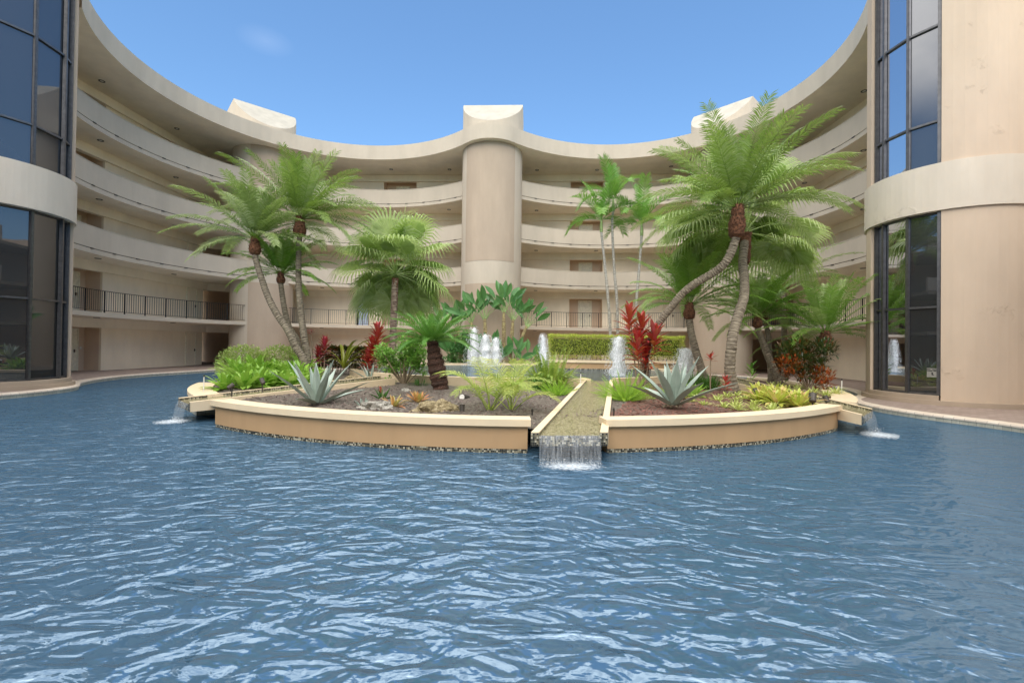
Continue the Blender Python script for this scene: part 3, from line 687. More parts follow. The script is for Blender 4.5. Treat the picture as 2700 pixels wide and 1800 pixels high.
# loose mulch chips, one stuff object per colour
def chips(mat, a0, a1, n, r0=5.5):
    mb = MB()
    for _ in range(n):
        r = sqrt(random.uniform(r0*r0, 10.25**2)); a = radians(random.uniform(a0 if a0 is not None else split(r), a1 if a1 is not None else split(r))); x, y = IC[0]+r*cos(a), IC[1]+r*sin(a)
        e = min(1, (10.4-r)/.8); z = .24-.03+.07*e+.05*noise.noise(V3((x*.6, y*.6, 1)))+.022*noise.noise(V3((x*4, y*4, 3)))+.008
        L, w_ = random.uniform(.015, .05), random.uniform(.007, .016); t = random.random()*pi; tz = random.uniform(-.4, .4)*L
        dx, dy = cos(t), sin(t)
        mb.face([(x-dx*L-dy*w_, y-dy*L+dx*w_, z-tz), (x-dx*L+dy*w_, y-dy*L-dx*w_, z-tz), (x+dx*L+dy*w_, y+dy*L-dx*w_, z+tz+.006), (x+dx*L-dy*w_, y+dy*L+dx*w_, z+tz+.006)])
    return tag(mb.build('mulch', mat), 'loose bark and stone chips over the planting beds', 'mulch', kind='stuff')
chips(leafmat('mulch_chip', (.09, .06, .05), (.30, .24, .20), 0, .9, (.45, .41, .36)), -155, None, 9000); chips(leafmat('mulch_chip_red', (.16, .06, .04), (.32, .16, .12), 0, .9, (.42, .32, .26)), None, -35, 6000)

# channels: front, left, right
def channel(lab, Lf, Rf, Lr, Rr, zf, zr, w_=.12, zb=.09, sides=(1, 1)):
    # Lf,Rf front-left/right outer corners; Lr,Rr rear
    T = empty('water_channel', (0, 0, 0), 0, lab, 'water channel', 'water channels running out of the pond')
    cx, cy = (Lf[0]+Rf[0])/2, (Lf[1]+Rf[1])/2; T.location = (cx, cy, 0)
    def rel(p): return (p[0]-cx, p[1]-cy)
    Lf, Rf, Lr, Rr = map(rel, (Lf, Rf, Lr, Rr))
    def lerp(a, b, t): return (a[0]+(b[0]-a[0])*t, a[1]+(b[1]-a[1])*t)
    Wf, Wr = hypot(Rf[0]-Lf[0], Rf[1]-Lf[1]), hypot(Rr[0]-Lr[0], Rr[1]-Lr[1])
    tf, trr = w_/Wf, w_/Wr*.9
    Lfi, Lri, Rfi, Rri = lerp(Lf, Rf, tf), lerp(Lr, Rr, trr), lerp(Rf, Lf, tf), lerp(Rr, Lr, trr)
    for A_, Bf, Bi, Ai in ((Lf, Lr, Lri, Lfi), (Rfi, Rri, Rr, Rf)):
        mb = MB()
        if A_ is Lf: q = [A_, Ai, Bi, Bf]
        else: q = [Rfi, Rf, Rr, Rri]
        zz0 = [zb, zb, zb, zb]; zt = [zf, zf, zr, zr]
        mb.hexa([(*p, z_) for p, z_ in zip(q, zz0)], [(*p, z_) for p, z_ in zip(q, zt)]); sw = mb.build('side_wall', M_pcop, T)
        # mosaic facing on the front end and the inner face
        mb = MB(); f0, f1 = q[0], q[1]; dv = V3((f0[0]-q[3][0], f0[1]-q[3][1])).normalized()*.004
        L = hypot(f1[0]-f0[0], f1[1]-f0[1]); mb.face([(f0[0]+dv.x, f0[1]+dv.y, zb+.001), (f1[0]+dv.x, f1[1]+dv.y, zb+.001), (f1[0]+dv.x, f1[1]+dv.y, zf-.012), (f0[0]+dv.x, f0[1]+dv.y, zf-.012)], [(0, 0), (L, 0), (L, zf-zb), (0, zf-zb)])
        i0, i1 = (q[1], q[2]) if A_ is Lf else (q[0], q[3])
        s_ = lerp((0, 0), (Rf[0]-Lf[0], Rf[1]-Lf[1]), .004/Wf) if A_ is Lf else lerp((0, 0), (Lf[0]-Rf[0], Lf[1]-Rf[1]), .004/Wf)
        LL = hypot(i1[0]-i0[0], i1[1]-i0[1])
        mb.face([(i0[0]+s_[0], i0[1]+s_[1], zf-.08), (i1[0]+s_[0], i1[1]+s_[1], zr-.08), (i1[0]+s_[0], i1[1]+s_[1], zr-.01), (i0[0]+s_[0], i0[1]+s_[1], zf-.01)], [(0, 0), (LL, 0), (LL, .07), (0, .07)])
        mb.build('mosaic_facing', M_mos, sw)
    mb = MB(); N = 24; LL = hypot(Lr[0]-Lf[0], Lr[1]-Lf[1])
    g = lambda p: (p[0], p[1])
    for i in range(N):
        t0, t1 = i/N, (i+1)/N; a, b, c, e = lerp(Lfi, Lri, t0), lerp(Rfi, Rri, t0), lerp(Rfi, Rri, t1), lerp(Lfi, Lri, t1)
        mb.face([(*a, zf-.05+(zr-zf)*t0), (*b, zf-.05+(zr-zf)*t0), (*c, zf-.05+(zr-zf)*t1), (*e, zf-.05+(zr-zf)*t1)], [(0, t0*LL), (Wf, t0*LL), (Wf, t1*LL), (0, t1*LL)])
    mb.build('wet_channel_bed', M_wet, T)
    mb = MB(); dv = V3((Lf[0]-Lr[0], Lf[1]-Lr[1])).normalized()*.06
    a, b = Lfi, Rfi
    mb.hexa([(*a, zb), (*b, zb), (*Rri, zb), (*Lri, zb)], [(*a, zf-.06), (*b, zf-.06), (*Rri, zr-.06), (*Lri, zr-.06)]); mb.build('channel_base', M_mos, T)
    return T, [(p[0]+cx, p[1]+cy) for p in (Lfi, Rfi, Lri, Rri)]
def waterfall(lab, a, b, dirv, z0, drop, throw, foam):
    T = empty('waterfall', ((a[0]+b[0])/2, (a[1]+b[1])/2, WZ), 0, lab, 'waterfall', 'waterfalls off the ends of the channels')
    cx, cy = T.location.x, T.location.y; mb = MB(); n, mcol = 14, 24; L = hypot(b[0]-a[0], b[1]-a[1])
    def P(i, j):
        t = j/mcol; s_ = i/n; wob = .012*noise.noise(V3((t*9, s_*3, 2)))
        x = a[0]+(b[0]-a[0])*t-cx; y = a[1]+(b[1]-a[1])*t-cy; k = throw*s_+wob
        return (x+dirv[0]*k, y+dirv[1]*k, z0-WZ-(z0-WZ)*s_**2.0)
    for i in range(n):
        for j in range(mcol): mb.face([P(i, j), P(i, j+1), P(i+1, j+1), P(i+1, j)], [(j/mcol*L, i/n*.5), ((j+1)/mcol*L, i/n*.5), ((j+1)/mcol*L, (i+1)/n*.5), (j/mcol*L, (i+1)/n*.5)])
    mb.build('falling_sheet', M_fall, T, True)
    mb = MB(); 
    for _ in range(160):
        t = random.random(); k = throw+random.gauss(0, .05); h = abs(random.gauss(0, .045)); s_ = random.uniform(.002, .005)
        c = V3((a[0]+(b[0]-a[0])*t-cx+dirv[0]*k, a[1]+(b[1]-a[1])*t-cy+dirv[1]*k, h)); mb.idx([c+V3((s_, 0, 0)), c+V3((-s_, s_, 0)), c+V3((-s_, -s_, 0)), c+V3((0, 0, s_*1.8))], [(0, 1, 3), (1, 2, 3), (2, 0, 3)])
    tag(mb.build('spray', M_drop, T), kind='stuff')
    c = ((a[0]+b[0])/2+dirv[0]*(throw+foam*.25)-cx, (a[1]+b[1])/2+dirv[1]*(throw+foam*.25)-cy)
    mb = MB(); N = 28; ax = V3((b[0]-a[0], b[1]-a[1])).normalized(); vs = [(c[0], c[1], .006)]
    for i in range(N):
        t = 2*pi*i/N; p = V3(c)+ax*(cos(t)*(L*.62+.1))+V3(dirv)*(sin(t)*foam); vs.append((p.x, p.y, .006))
    mb.idx(vs, [(0, i+1, (i+1) % N+1) for i in range(N)]); mb.build('foam', M_foam, T)
    return T
_, q = channel('wide mosaic lined channel running straight to the front cascade', (.29, 6.58), (1.42, 6.66), (2.30, 14.5), (3.24, 14.5), .29, .50)
waterfall('broad curtain of water falling from the front channel into the pool', q[0], q[1], (.02, -1), .243, .4, .13, .34)
_, q = channel('narrow channel crossing the left bed and jutting out over the pool', (-7.38, 10.1), (-6.59, 9.36), (-4.35, 15.0), (-3.55, 13.9), .29, .50, .10)
waterfall('thin curtain of water falling off the left channel end', q[0], q[1], (-.6, -.75), .243, .4, .13, .34)
_, q = channel('channel crossing the right bed with its end over the pool', (6.75, 8.78), (7.73, 9.75), (6.95, 15.2), (8.0, 16.3), .29, .52, .10)
waterfall('thin curtain of water falling off the right channel end', q[0], q[1], (.5, -.8), .243, .4, .13, .34)

# pond
PC, PRX, PRY, PZ = (.3, 20.3), 6.9, 5.8, .42
T = empty('pond_rim', (PC[0], PC[1], 0), 0, 'low cream curb round the raised fountain pond', 'pond curb')
mb = MB(); N = 90
for i in range(N):
    A_ = [2*pi*i/N, 2*pi*(i+1)/N]
    am = (A_[0]+A_[1])/2; px_, py_ = PC[0]+PRX*cos(am), PC[1]+PRY*sin(am)
    if 2.25 < px_ < 3.3 and py_ < 17: continue
    def E(a, k, z): return ((PRX+k)*cos(a), (PRY+k)*sin(a), z)
    mb.hexa([E(A_[0], 0, .05), E(A_[0], .3, .05), E(A_[1], .3, .05), E(A_[1], 0, .05)], [E(A_[0], 0, .52), E(A_[0], .3, .52), E(A_[1], .3, .52), E(A_[1], 0, .52)])
mb.build('curb', M_pcop, T)
mb = MB(); vs = [(PC[0], PC[1], PZ)]
for i in range(N): a = 2*pi*i/N; vs.append((PC[0]+PRX*1.01*cos(a), PC[1]+PRY*1.01*sin(a), PZ))
mb.idx(vs, [(0, i+1, (i+1) % N+1) for i in range(N)]); tag(mb.build('pond_water', M_pond), kind='structure')
# raised hedge planter at the back right of the pond
T = empty('hedge_planter', (5.2, 23.0, 0), 0, 'raised planter with cream coping holding the clipped hedge behind the pond', 'planter')
mb = MB(); mb.ring((0, 14.0), 12.2, 15.9, -106, -74, .1, .76, 40); 
mb2 = MB(); mb2.ring((0, 14.6), 15.2-.0, 15.45, -104.5, -75.5, .3, .755, 40); mb2.build('wall', M_pwall, T)
mb2 = MB(); mb2.ring((0, 14.6), 15.1, 15.52, -104.5, -75.5, .755, .87, 40); mb2.build('coping', M_pcop, T)
mb2 = MB(); mb2.ring((0, 14.6), 15.45, 15.456, -104.5, -75.5, .3, .47, 40); mb2.build('tile_band', M_mos, T)
mb2 = MB(); mb2.ring((0, 14.6), 11.5, 15.2, -104.5, -75.5, .3, .80, 40); mb2.build('soil_fill', M_soil, T)

# fountain jets
def jet(x, y, h, r0, r1, lab, lean=0):
    T = empty('fountain_jet', (x, y, PZ), 0, lab, 'fountain', 'white fountain jets in the pond')
    mb = MB(); n, mm = 26, 20; vs = []
    for i in range(n+1):
        t = i/n; r = r0*(1-t)**.8+r1*t**.6; r *= (1 if t < .93 else max(.05, (1-t)/.07))
        for j in range(mm):
            a = 2*pi*j/mm; q_ = 1+.45*noise.noise(V3((cos(a)*2.2+x, sin(a)*2.2, t*h*3.0)))+.15*noise.noise(V3((cos(a)*6, sin(a)*6+x, t*h*9)))
            vs.append((r*q_*cos(a)+lean*t*t, r*q_*sin(a), h*t))
    fs = [(i*mm+j, i*mm+(j+1) % mm, (i+1)*mm+(j+1) % mm, (i+1)*mm+j) for i in range(n) for j in range(mm)]
    mb.idx(vs, fs); mb.build('water_column', M_jet, T, True)
    mb = MB(); vs2 = [(v[0]*.55+lean*.45*(v[2]/h)**2, v[1]*.55, v[2]*.97) for v in vs]; mb.idx(vs2, fs); mb.build('foamy_core', M_drop, T, True)
    mb = MB()
    for _ in range(1300):
        t = random.random(); rr = (r0*(1-t)**.5+r1)*random.uniform(.8, 1.55); a = random.random()*2*pi; s_ = random.uniform(.004, .014)
        c = V3((rr*cos(a)+lean*t*t, rr*sin(a), h*t*random.uniform(.9, 1.05))); mb.idx([c+V3((s_, 0, 0)), c+V3((-s_*.5, s_*.8, 0)), c+V3((-s_*.5, -s_*.8, 0)), c+V3((0, 0, s_*2.2)), c-V3((0, 0, s_))], [(0, 1, 3), (1, 2, 3), (2, 0, 3), (1, 0, 4), (2, 1, 4), (0, 2, 4)])
    tag(mb.build('droplets', M_drop, T), kind='stuff')
    mb = MB(); vs = [(0, 0, .012)]
    for i in range(24): a = 2*pi*i/24; vs.append(((r0*2.6)*cos(a), (r0*2.2)*sin(a), .012))
    mb.idx(vs, [(0, i+1, (i+1) % 24+1) for i in range(24)]); mb.build('foam', M_foam, T)
jet(-2.08, 24.9, 2.12, .34, .10, 'tallest white jet, leftmost of the three before the birds of paradise')
jet(-1.42, 24.0, 1.72, .34, .14, 'thick white jet in the middle of the three')
jet(-.88, 24.9, 1.58, .28, .10, 'slim white jet, rightmost of the three')
jet(1.52, 21.3, 1.68, .20, .07, 'ragged white jet behind the big fern, left of the hedge', -.1)
jet(4.12, 17.6, 1.55, .26, .13, 'white jet half hidden behind the tall red ti plant')
jet(6.45, 16.9, 1.12, .25, .16, 'blunt white jet behind the right blue agave')

# ------------------------------------------------------------------ plant helpers
UP = V3((0, 0, 1))
def azel(az, el): return V3((cos(el)*cos(az), cos(el)*sin(az), sin(el)))
def blade(mb, o, d, L, W, prof, fold=.25, droop=0, n=5, thick=0, side=None, mi=0, sh=None):
    sh = random.random() if sh is None else sh; o = V3(o); d = V3(d).normalized()
    s_ = side if side is not None else d.cross(UP)
    if s_.length < .05: s_ = V3((1, 0, 0))
    s_ = s_.normalized(); p = o.copy(); vs = []; k = 4 if thick else 3
    for i in range(n+1):
        t = i/n; up_ = s_.cross(d).normalized(); w = W*prof(t)*.5
        vs.append(p-s_*w+up_*(w*fold)); vs.append(p.copy()); vs.append(p+s_*w+up_*(w*fold))
        if thick: vs.append(p-up_*(thick*(1-t*.85)))
        if i < n:
            p = p+d*(L/n); d = (d-UP*(droop/n*(.4+1.4*t))).normalized()
    fs = []
    for i in range(n):
        a, b = i*k, (i+1)*k
        fs += [(a, a+1, b+1, b), (a+1, a+2, b+2, b+1)]
        if thick: fs += [(a+2, a+3, b+3, b+2), (a+3, a, b, b+3)]
    mb.idx(vs, fs, [[(sh, 0)]*4]*len(fs), mi=mi)
lance = lambda t: max(.02, sin(pi*min(1, t*.92+.08))**.8)
strap = lambda t: (.75+.25*sin(pi*t)) if t < .8 else max(.03, (1-t)/.2)**.7
oval = lambda t: max(.03, sin(pi*t)**.7)
agv = lambda t: (.72+.9*t if t < .3 else 1.0 if t < .5 else max(.02, 1-((t-.5)/.5)**1.35))
def pinnate(mb, o, az, el, L, droop=1.2, ll=.3, n=40, w=.026, stem=.16, lift=.25, sag=.35, fwd=.5, rw=.012, seg=14, sh=None):
    sh = random.random() if sh is None else sh; U4 = [[(sh, 0)]*4, [(sh, 0)]*3]
    d = azel(az, el); p = V3(o); P = [p.copy()]; D = [d.copy()]
    for i in range(seg):
        t = (i+.5)/seg; p = p+d*(L/seg); d = (d-UP*(droop/seg*(.25+1.5*t))).normalized(); P.append(p.copy()); D.append(d.copy())
    mb.tube(P, [rw*(1-.85*i/seg) for i in range(seg+1)], 3, False)
    for i in range(n):
        t = stem+(1-stem)*(i+random.random()*.5)/n; x = t*seg; k = min(int(x), seg-1); f = x-k
        q = P[k].lerp(P[k+1], f); dd = D[k].lerp(D[k+1], f).normalized(); s_ = dd.cross(UP)
        if s_.length < .05: s_ = V3((sin(az), -cos(az), 0))
        s_.normalize(); u_ = s_.cross(dd).normalized()
        env = ll*(.45+.55*sin(pi*min(1, (t-stem)/(1-stem)*.80+.14)))*random.uniform(.88, 1.08)
        fw_ = fwd+.9*t*t
        for sg in (-1, 1):
            v = (s_*sg+dd*fw_+u_*(lift+random.uniform(-.12, .12))).normalized(); r1 = q+v*env*.5; v2 = (v-UP*sag*random.uniform(.6, 1.3)).normalized(); r2 = r1+v2*env*.5
            wv = dd*(w*.5)
            mb.idx([q-wv*.6, q+wv*.6, r1+wv, r1-wv, r2], [(0, 1, 2, 3), (3, 2, 4)], U4)
def fanleaf(mb, o, az, el, pet, R, n=26, droop=1.0, hang=.55, spread=150, sh=None):
    sh = random.random() if sh is None else sh; U4 = [[(sh, 0)]*3, [(sh, 0)]*3, [(sh, 0)]*4, [(sh, 0)]*3]
    d = azel(az, el); p = V3(o); P = [p.copy()]
    for i in range(6): p = p+d*(pet/6); d = (d-UP*(droop/6*(.3+i*.25))).normalized(); P.append(p.copy())
    mb.tube(P, [.016-.001*i for i in range(7)], 4, False)
    s_ = d.cross(UP)
    if s_.length < .05: s_ = V3((sin(az), -cos(az), 0))
    s_.normalize(); u_ = s_.cross(d).normalized(); 
    for i in range(n):
        a = radians(-spread+2*spread*(i+.5)/n); da = radians(2*spread/n)*.5
        def dr(x): return (d*cos(x)+s_*sin(x))
        v = dr(a); Rl = R*(1-.25*(abs(a)/pi)**2)*random.uniform(.93, 1.03); pl = u_*(.006 if i % 2 else -.006)*R
        a0, a1 = a-da, a+da; h0 = .46*Rl
        q0, q1 = p+dr(a0)*h0-UP*.02*h0, p+dr(a1)*h0-UP*.02*h0
        m0 = p+v*h0+u_*.035*R
        dd = (v-UP*.25*hang).normalized(); mid = p+v*h0+dd*(.25*Rl); sp = (q1-q0)*.30
        d2 = (dd-UP*hang*random.uniform(.8, 1.6)).normalized(); tip = mid+d2*(.30*Rl)
        mb.idx([p, q0, m0, q1, mid-sp, mid+sp, tip], [(0, 1, 2), (0, 2, 3), (1, 4, 5, 3), (4, 6, 5)], U4)
def trunk(root, pts, r0, r1, mat, n=14, step=.035, ring=.05, flare=1.35, name='trunk'):
    pts = [V3(p) for p in pts]; S = []
    # Catmull-Rom resample
    for i in range(len(pts)-1):
        a, b, c, d = pts[max(i-1, 0)], pts[i], pts[i+1], pts[min(i+2, len(pts)-1)]; k = max(2, int((c-b).length/step))
        for j in range(k):
            t = j/k; S.append(.5*((2*b)+(c-a)*t+(2*a-5*b+4*c-d)*t*t+(3*b-a-3*c+d)*t**3))
    S.append(pts[-1]); N = len(S); rad = []
    for i in range(N):
        t = i/(N-1); r = r0+(r1-r0)*t; r *= 1+(flare-1)*max(0, 1-t*7); r *= 1+ring*(1 if i % 2 else -1)*random.uniform(.5, 1.3); rad.append(r)
    mb = MB(); mb.tube(S, rad, n, rough=.10); return mb.build(name, mat, root)
def boots(root, a, b, r, mat, n=150, prof=None, name='leaf_base'):
    a, b = V3(a), V3(b); ax = (b-a); H = ax.length; ax.normalize(); x = ax.cross(V3((0, 1, 0))).normalized(); y = ax.cross(x); mb = MB()
    pf = prof or (lambda t: .55+.45*sin(pi*min(1, t*1.25+.08))**.8 if t < .75 else .55+.25*(1-t)/.25)
    k = len(mb.v); m_, q_ = 14, 9
    for i in range(q_+1):
        t = i/q_; rr = r*pf(t)*.86*(0.5 if i == 0 else 1)
        for j in range(m_): an = 2*pi*j/m_; mb.v.append(tuple(a+ax*(H*t)+(x*cos(an)+y*sin(an))*rr*random.uniform(.9, 1.1)))
    for i in range(q_):
        for j in range(m_): mb.f.append((i*m_+j, i*m_+(j+1) % m_, (i+1)*m_+(j+1) % m_, (i+1)*m_+j)); mb.uv.append(None); mb.mi.append(0)
    for i in range(n):
        t = (i+.5)/n; an = i*2.39996; rr = r*pf(t)*.82; rd = x*cos(an)+y*sin(an); o = a+ax*(H*t)+rd*rr
        d_ = (rd*.75+ax*random.uniform(.3, .9)+V3([random.uniform(-.3, .3) for _ in range(3)])).normalized(); blade(mb, o, d_, random.uniform(.18, .4)*r, .16*r, lambda t: 1-.85*t, .3, 0, 1, side=rd.cross(ax))
    return mb.build(name, mat, root)
def rel(o, P): return [(p[0]-o[0], p[1]-o[1], p[2]-o[2]) for p in P]

def phoenix(lab, pts, r0, r1, boot, crown_r, mat, nf=34, ll=.34, lowdroop=1.0, cz=None, bmat=None, tmat=None, top=None, grp='pygmy date palms', n=42, elmin=-.12, w=.037):
    o = pts[0]; T = empty('date_palm', o, 0, lab, 'palm tree', grp); R = rel(o, pts)
    trunk(T, R[:-1]+[R[-1]], r0, r1, tmat or M_tr1)
    a, b = boot; boots(T, (R[-1][0], R[-1][1], a-o[2]), (R[-1][0]+(0 if top is None else top), R[-1][1], b-o[2]), boot_r(crown_r), bmat or M_boot, 150)
    mb = MB(); c = V3((R[-1][0], R[-1][1], b-o[2]-.08))
    for i in range(nf):
        t = i/nf; az = i*2.39996+random.uniform(-.2, .2); el = radians(82)*(1-t)**.9+elmin*t+random.uniform(-.1, .1)
        if t > .55 and abs(((az+pi/2+pi) % (2*pi))-pi) < .6: az += 1.3
        L = crown_r*1.22*random.uniform(.88, 1.08)*min(1, .62+1.1*t)
        pinnate(mb, c+V3((cos(az), sin(az), 0))*.06, az, el, L, (.55+.65*t)*lowdroop, ll*random.uniform(.9, 1.1), n, w, .17, .2, .5, .45, .012)
    mb.build('crown', mat, T); return T
def boot_r(c): return max(.15, .11*c)
G = 'pygmy date palms'
phoenix('tall slender date palm with upright trunk in the left bed, highest on the left', [(-6.93, 15.5, .1), (-6.934, 15.5, .753), (-6.986, 15.5, 1.204), (-7.087, 15.5, 1.745), (-7.212, 15.5, 2.649), (-7.299, 15.5, 3.554), (-7.315, 15.5, 4.46), (-7.295, 15.5, 5.2)], .125, .085, (5.15, 5.85), 2.2, L_phx, 50, .42)
phoenix('date palm leaning left, its crown lower and left of the tallest left palm', [(-6.7, 15, .1), (-6.864, 15.0, 0.964), (-7.115, 15.0, 1.385), (-7.387, 15.0, 1.944), (-7.752, 15.0, 2.465), (-8.063, 15.0, 3.037), (-8.273, 15.0, 3.598), (-8.411, 15.0, 3.998), (-8.526, 15.0, 4.42)], .13, .09, (4.4, 5.05), 1.95, L_phx_g, 42, .38)
phoenix('shortest of the three date palms in the left bed, bright green crown', [(-7.1, 16.0, .1), (-7.321, 16.0, 0.926), (-7.496, 16.0, 1.377), (-7.594, 16.0, 1.695), (-7.862, 16.0, 2.119), (-8.005, 16.0, 2.678), (-8.093, 16.0, 3.144), (-8.168, 16.0, 3.66)], .12, .085, (3.6, 4.05), 1.5, L_phx_b, 34, .30)
phoenix('big date palm on a strongly bent snaking trunk, rising over the right bed', [(4.0, 14, .1), (4.119, 14.0, 0.436), (4.116, 14.0, 0.82), (4.124, 14.0, 1.112), (4.172, 13.9, 1.556), (4.276, 13.8, 1.948), (4.413, 13.7, 2.256), (4.671, 13.5, 2.683), (4.948, 13.3, 3.098), (5.254, 13.1, 3.39), (5.687, 12.9, 3.676), (5.899, 12.7, 3.886), (6.049, 12.6, 4.205), (6.134, 12.5, 4.6)], .105, .11, (4.55, 5.5), 2.35, L_phx, 46, .46, 1.0, n=50, top=.06, tmat=M_tr1, elmin=-.1)
phoenix('date palm right of the hedge, crown under the bent trunk', [(6.72, 15.8, .1), (6.592, 15.8, 0.754), (6.385, 15.8, 1.422), (6.212, 15.8, 2.091), (6.143, 15.8, 2.6)], .15, .11, (2.5, 3.12), 2.1, L_phx_b, 40, .38)
phoenix('date palm leaning left against the dark passage, behind the thick trunk', [(9.75, 16.5, .1), (9.621, 16.5, 0.548), (9.323, 16.5, 1.176), (9.098, 16.5, 1.756), (8.893, 16.5, 2.3)], .14, .10, (2.28, 2.78), 1.75, L_phx_b, 36, .34)
phoenix('small date palm just behind the left-leaning right palm, pale thin trunk', [(9.96, 17.5, .1), (9.956, 17.5, 0.514), (9.905, 17.5, 1.417), (9.857, 17.5, 2.088), (9.677, 17.5, 2.7)], .11, .08, (2.65, 3.05), 1.5, L_phx, 30, .30)
phoenix('date palm with a straight patterned trunk, feathery crown by the right balconies', [(11.1, 18.5, .0), (11.095, 18.5, 0.464), (11.071, 18.5, 1.711), (11.049, 18.5, 2.621), (11.012, 18.5, 3.485), (11.037, 18.5, 3.95)], .12, .09, (3.9, 4.3), 2.1, L_phx_g, 36, .34)
phoenix('low date palm above the croton, fronds reaching the right tower', [(10.5, 15.6, .1), (10.54, 15.6, .32), (10.613, 15.6, 1.166), (10.739, 15.6, 1.85)], .12, .10, (1.745, 2.19), 2.1, L_phx_b, 36, .36, elmin=.0)

def fanpalm(lab, pts, r0, r1, bt, cz, n, pet, R, mat, bootr, elmin=-.9, grp='fan palms', segs=26, tmat=None, hang=.55, clear=.6):
    o = pts[0]; T = empty('fan_palm', o, 0, lab, 'palm tree', grp); Q = rel(o, pts); trunk(T, Q, r0, r1, tmat or M_tr2, 16, .05, .05)
    if bt: boots(T, (Q[-1][0], Q[-1][1], bt[0]-o[2]), (Q[-1][0], Q[-1][1], bt[1]-o[2]), bootr, M_boot, 110, prof=lambda t: .75+.3*t)
    mb = MB(); c = V3((Q[-1][0], Q[-1][1], cz-o[2]))
    for i in range(n):
        t = (i+.5)/n; az = i*2.39996+random.uniform(-.25, .25); el = radians(80)*(1-t)+elmin*t+random.uniform(-.12, .12)
        q_ = ((az+pi/2+pi) % (2*pi))-pi
        if t > clear and abs(q_) < 1.25: az += 2.0 if q_ > -.2 else -2.0
        fanleaf(mb, c, az, el, pet*random.uniform(.85, 1.1), R*random.uniform(.9, 1.1), segs, .55+.5*t, hang*(.55+.9*t))
    mb.build('crown', mat, T); return T
fanpalm('fan palm with rounded drooping crown left of the central column', [(-4.72, 18, .1), (-4.711, 18.0, 0.745), (-4.711, 18.0, 1.735), (-4.694, 18.0, 2.606), (-4.675, 18.0, 3.342), (-4.656, 18.0, 4.1)], .135, .13, (2.9, 4.15), 4.3, 34, 1.5, 1.45, L_fan2, .15, -.6, segs=36, hang=1.1, clear=.38)
fanpalm('thick-trunked fan palm under the big date palm crown, drooping fans on the right', [(6.26, 12.8, .1), (6.252, 12.8, 0.252), (6.181, 12.8, 0.56), (6.135, 12.8, 1.007), (6.173, 12.8, 1.583), (6.276, 12.9, 2.014), (6.543, 13.1, 2.61), (6.773, 13.3, 3.08), (6.972, 13.7, 3.73), (7.075, 14.0, 4.21), (7.356, 14.4, 5.04)], .148, .12, (4.15, 5.2), 5.2, 36, 1.95, 1.45, L_fan2, .21, -.15, segs=42, tmat=M_tr1, hang=1.5, clear=-1)

def xmas(lab, pts, top, r=.075, nf=9, L=2.4):
    o = pts[0]; T = empty('christmas_palm', o, 0, lab, 'palm tree', 'slender christmas palms behind the hedge'); Q = rel(o, pts); trunk(T, Q, r*1.15, r*.85, M_xtr, 10, .06, .05)
    mb = MB(); b = V3(Q[-1]); t_ = V3((b.x, b.y, b.z+.75)); mb.tube([b, b.lerp(t_, .3), b.lerp(t_, .7), t_], [r*1.15, r*1.2, r*.9, r*.5], 10); mb.build('crownshaft', M_gst, T)
    mb = MB()
    for i in range(nf):
        t = i/nf; az = i*2.39996+top; el = radians(80)*(1-t)+radians(5)*t
        pinnate(mb, t_-UP*.1, az, el, L*random.uniform(.85, 1.05), 1.0+1.2*t, .66, 30, .065, .12, .55, .35, .55, .02)
    mb.build('crown', L_xmas, T)
xmas('left slender christmas palm behind the hedge, drooping crown', [(5.45, 24.6, .0), (5.38, 24.6, 1.017), (5.231, 24.6, 3.456), (4.978, 24.6, 5.939), (4.763, 24.6, 7.75)], .3, nf=10)
xmas('tallest christmas palm, upright crown above the other two', [(5.9, 25, 0), (5.842, 25.0, 1.013), (5.749, 25.0, 3.889), (5.56, 25.0, 6.017), (5.435, 25.0, 8.3), (5.48, 25, 9.0)], 1.6, nf=7, L=2.3)
xmas('right christmas palm partly behind the big date palm fronds', [(6.5, 24.3, 0), (6.569, 24.3, 1.039), (6.622, 24.3, 3.877), (6.764, 24.3, 5.909), (6.868, 24.3, 7.5)], 2.2, nf=10)

# sago palm
T = empty('sago_palm', (-1.96, 12.75, .22), 0, 'sago palm with thick dark leaning trunk in the left bed', 'cycad')
mb = MB(); P = [(0, 0, 0), (-.06, 0, .3), (-.15, 0, .7), (-.22, 0, 1.05), (-.27, 0, 1.42)]; S = [V3(P[0])]
for a, b in zip(P, P[1:]):
    for j in range(1, 9): S.append(V3(a).lerp(V3(b), j/8))
mb.tube(S, [(.15+.09*sin(pi*min(1, i/len(S)*.9+.18)))*(1.07 if (i//2) % 2 else .95)*.98 for i in range(len(S))], 18, rough=.1)
for i in range(620):
    t = i/620; an = i*2.39996; p = V3(P[0]).lerp(V3(P[-1]), t); r = .15+.075*sin(pi*min(1, t*.9+.18)); rd = V3((cos(an), sin(an), 0)); blade(mb, p+rd*r*.95, rd+UP*.7, .06, .05, lambda t: 1-.8*t, .3, 0, 1, side=V3((-sin(an), cos(an), 0)))
mb.build('trunk', M_trk, T)
mb = MB()
for i in range(44):
    t = i/44; az = i*2.39996; el = radians(66)*(1-t)**.9+radians(2)*t; pinnate(mb, V3((-.27, 0, 1.38))+V3((cos(az), sin(az), 0))*.08, az, el, random.uniform(1.2, 1.45)*min(1, .62+1.2*t), .6+.5*t, .17, 56, .017, .10, .55, .1, .45, .010)
mb.build('crown', L_cyc, T)

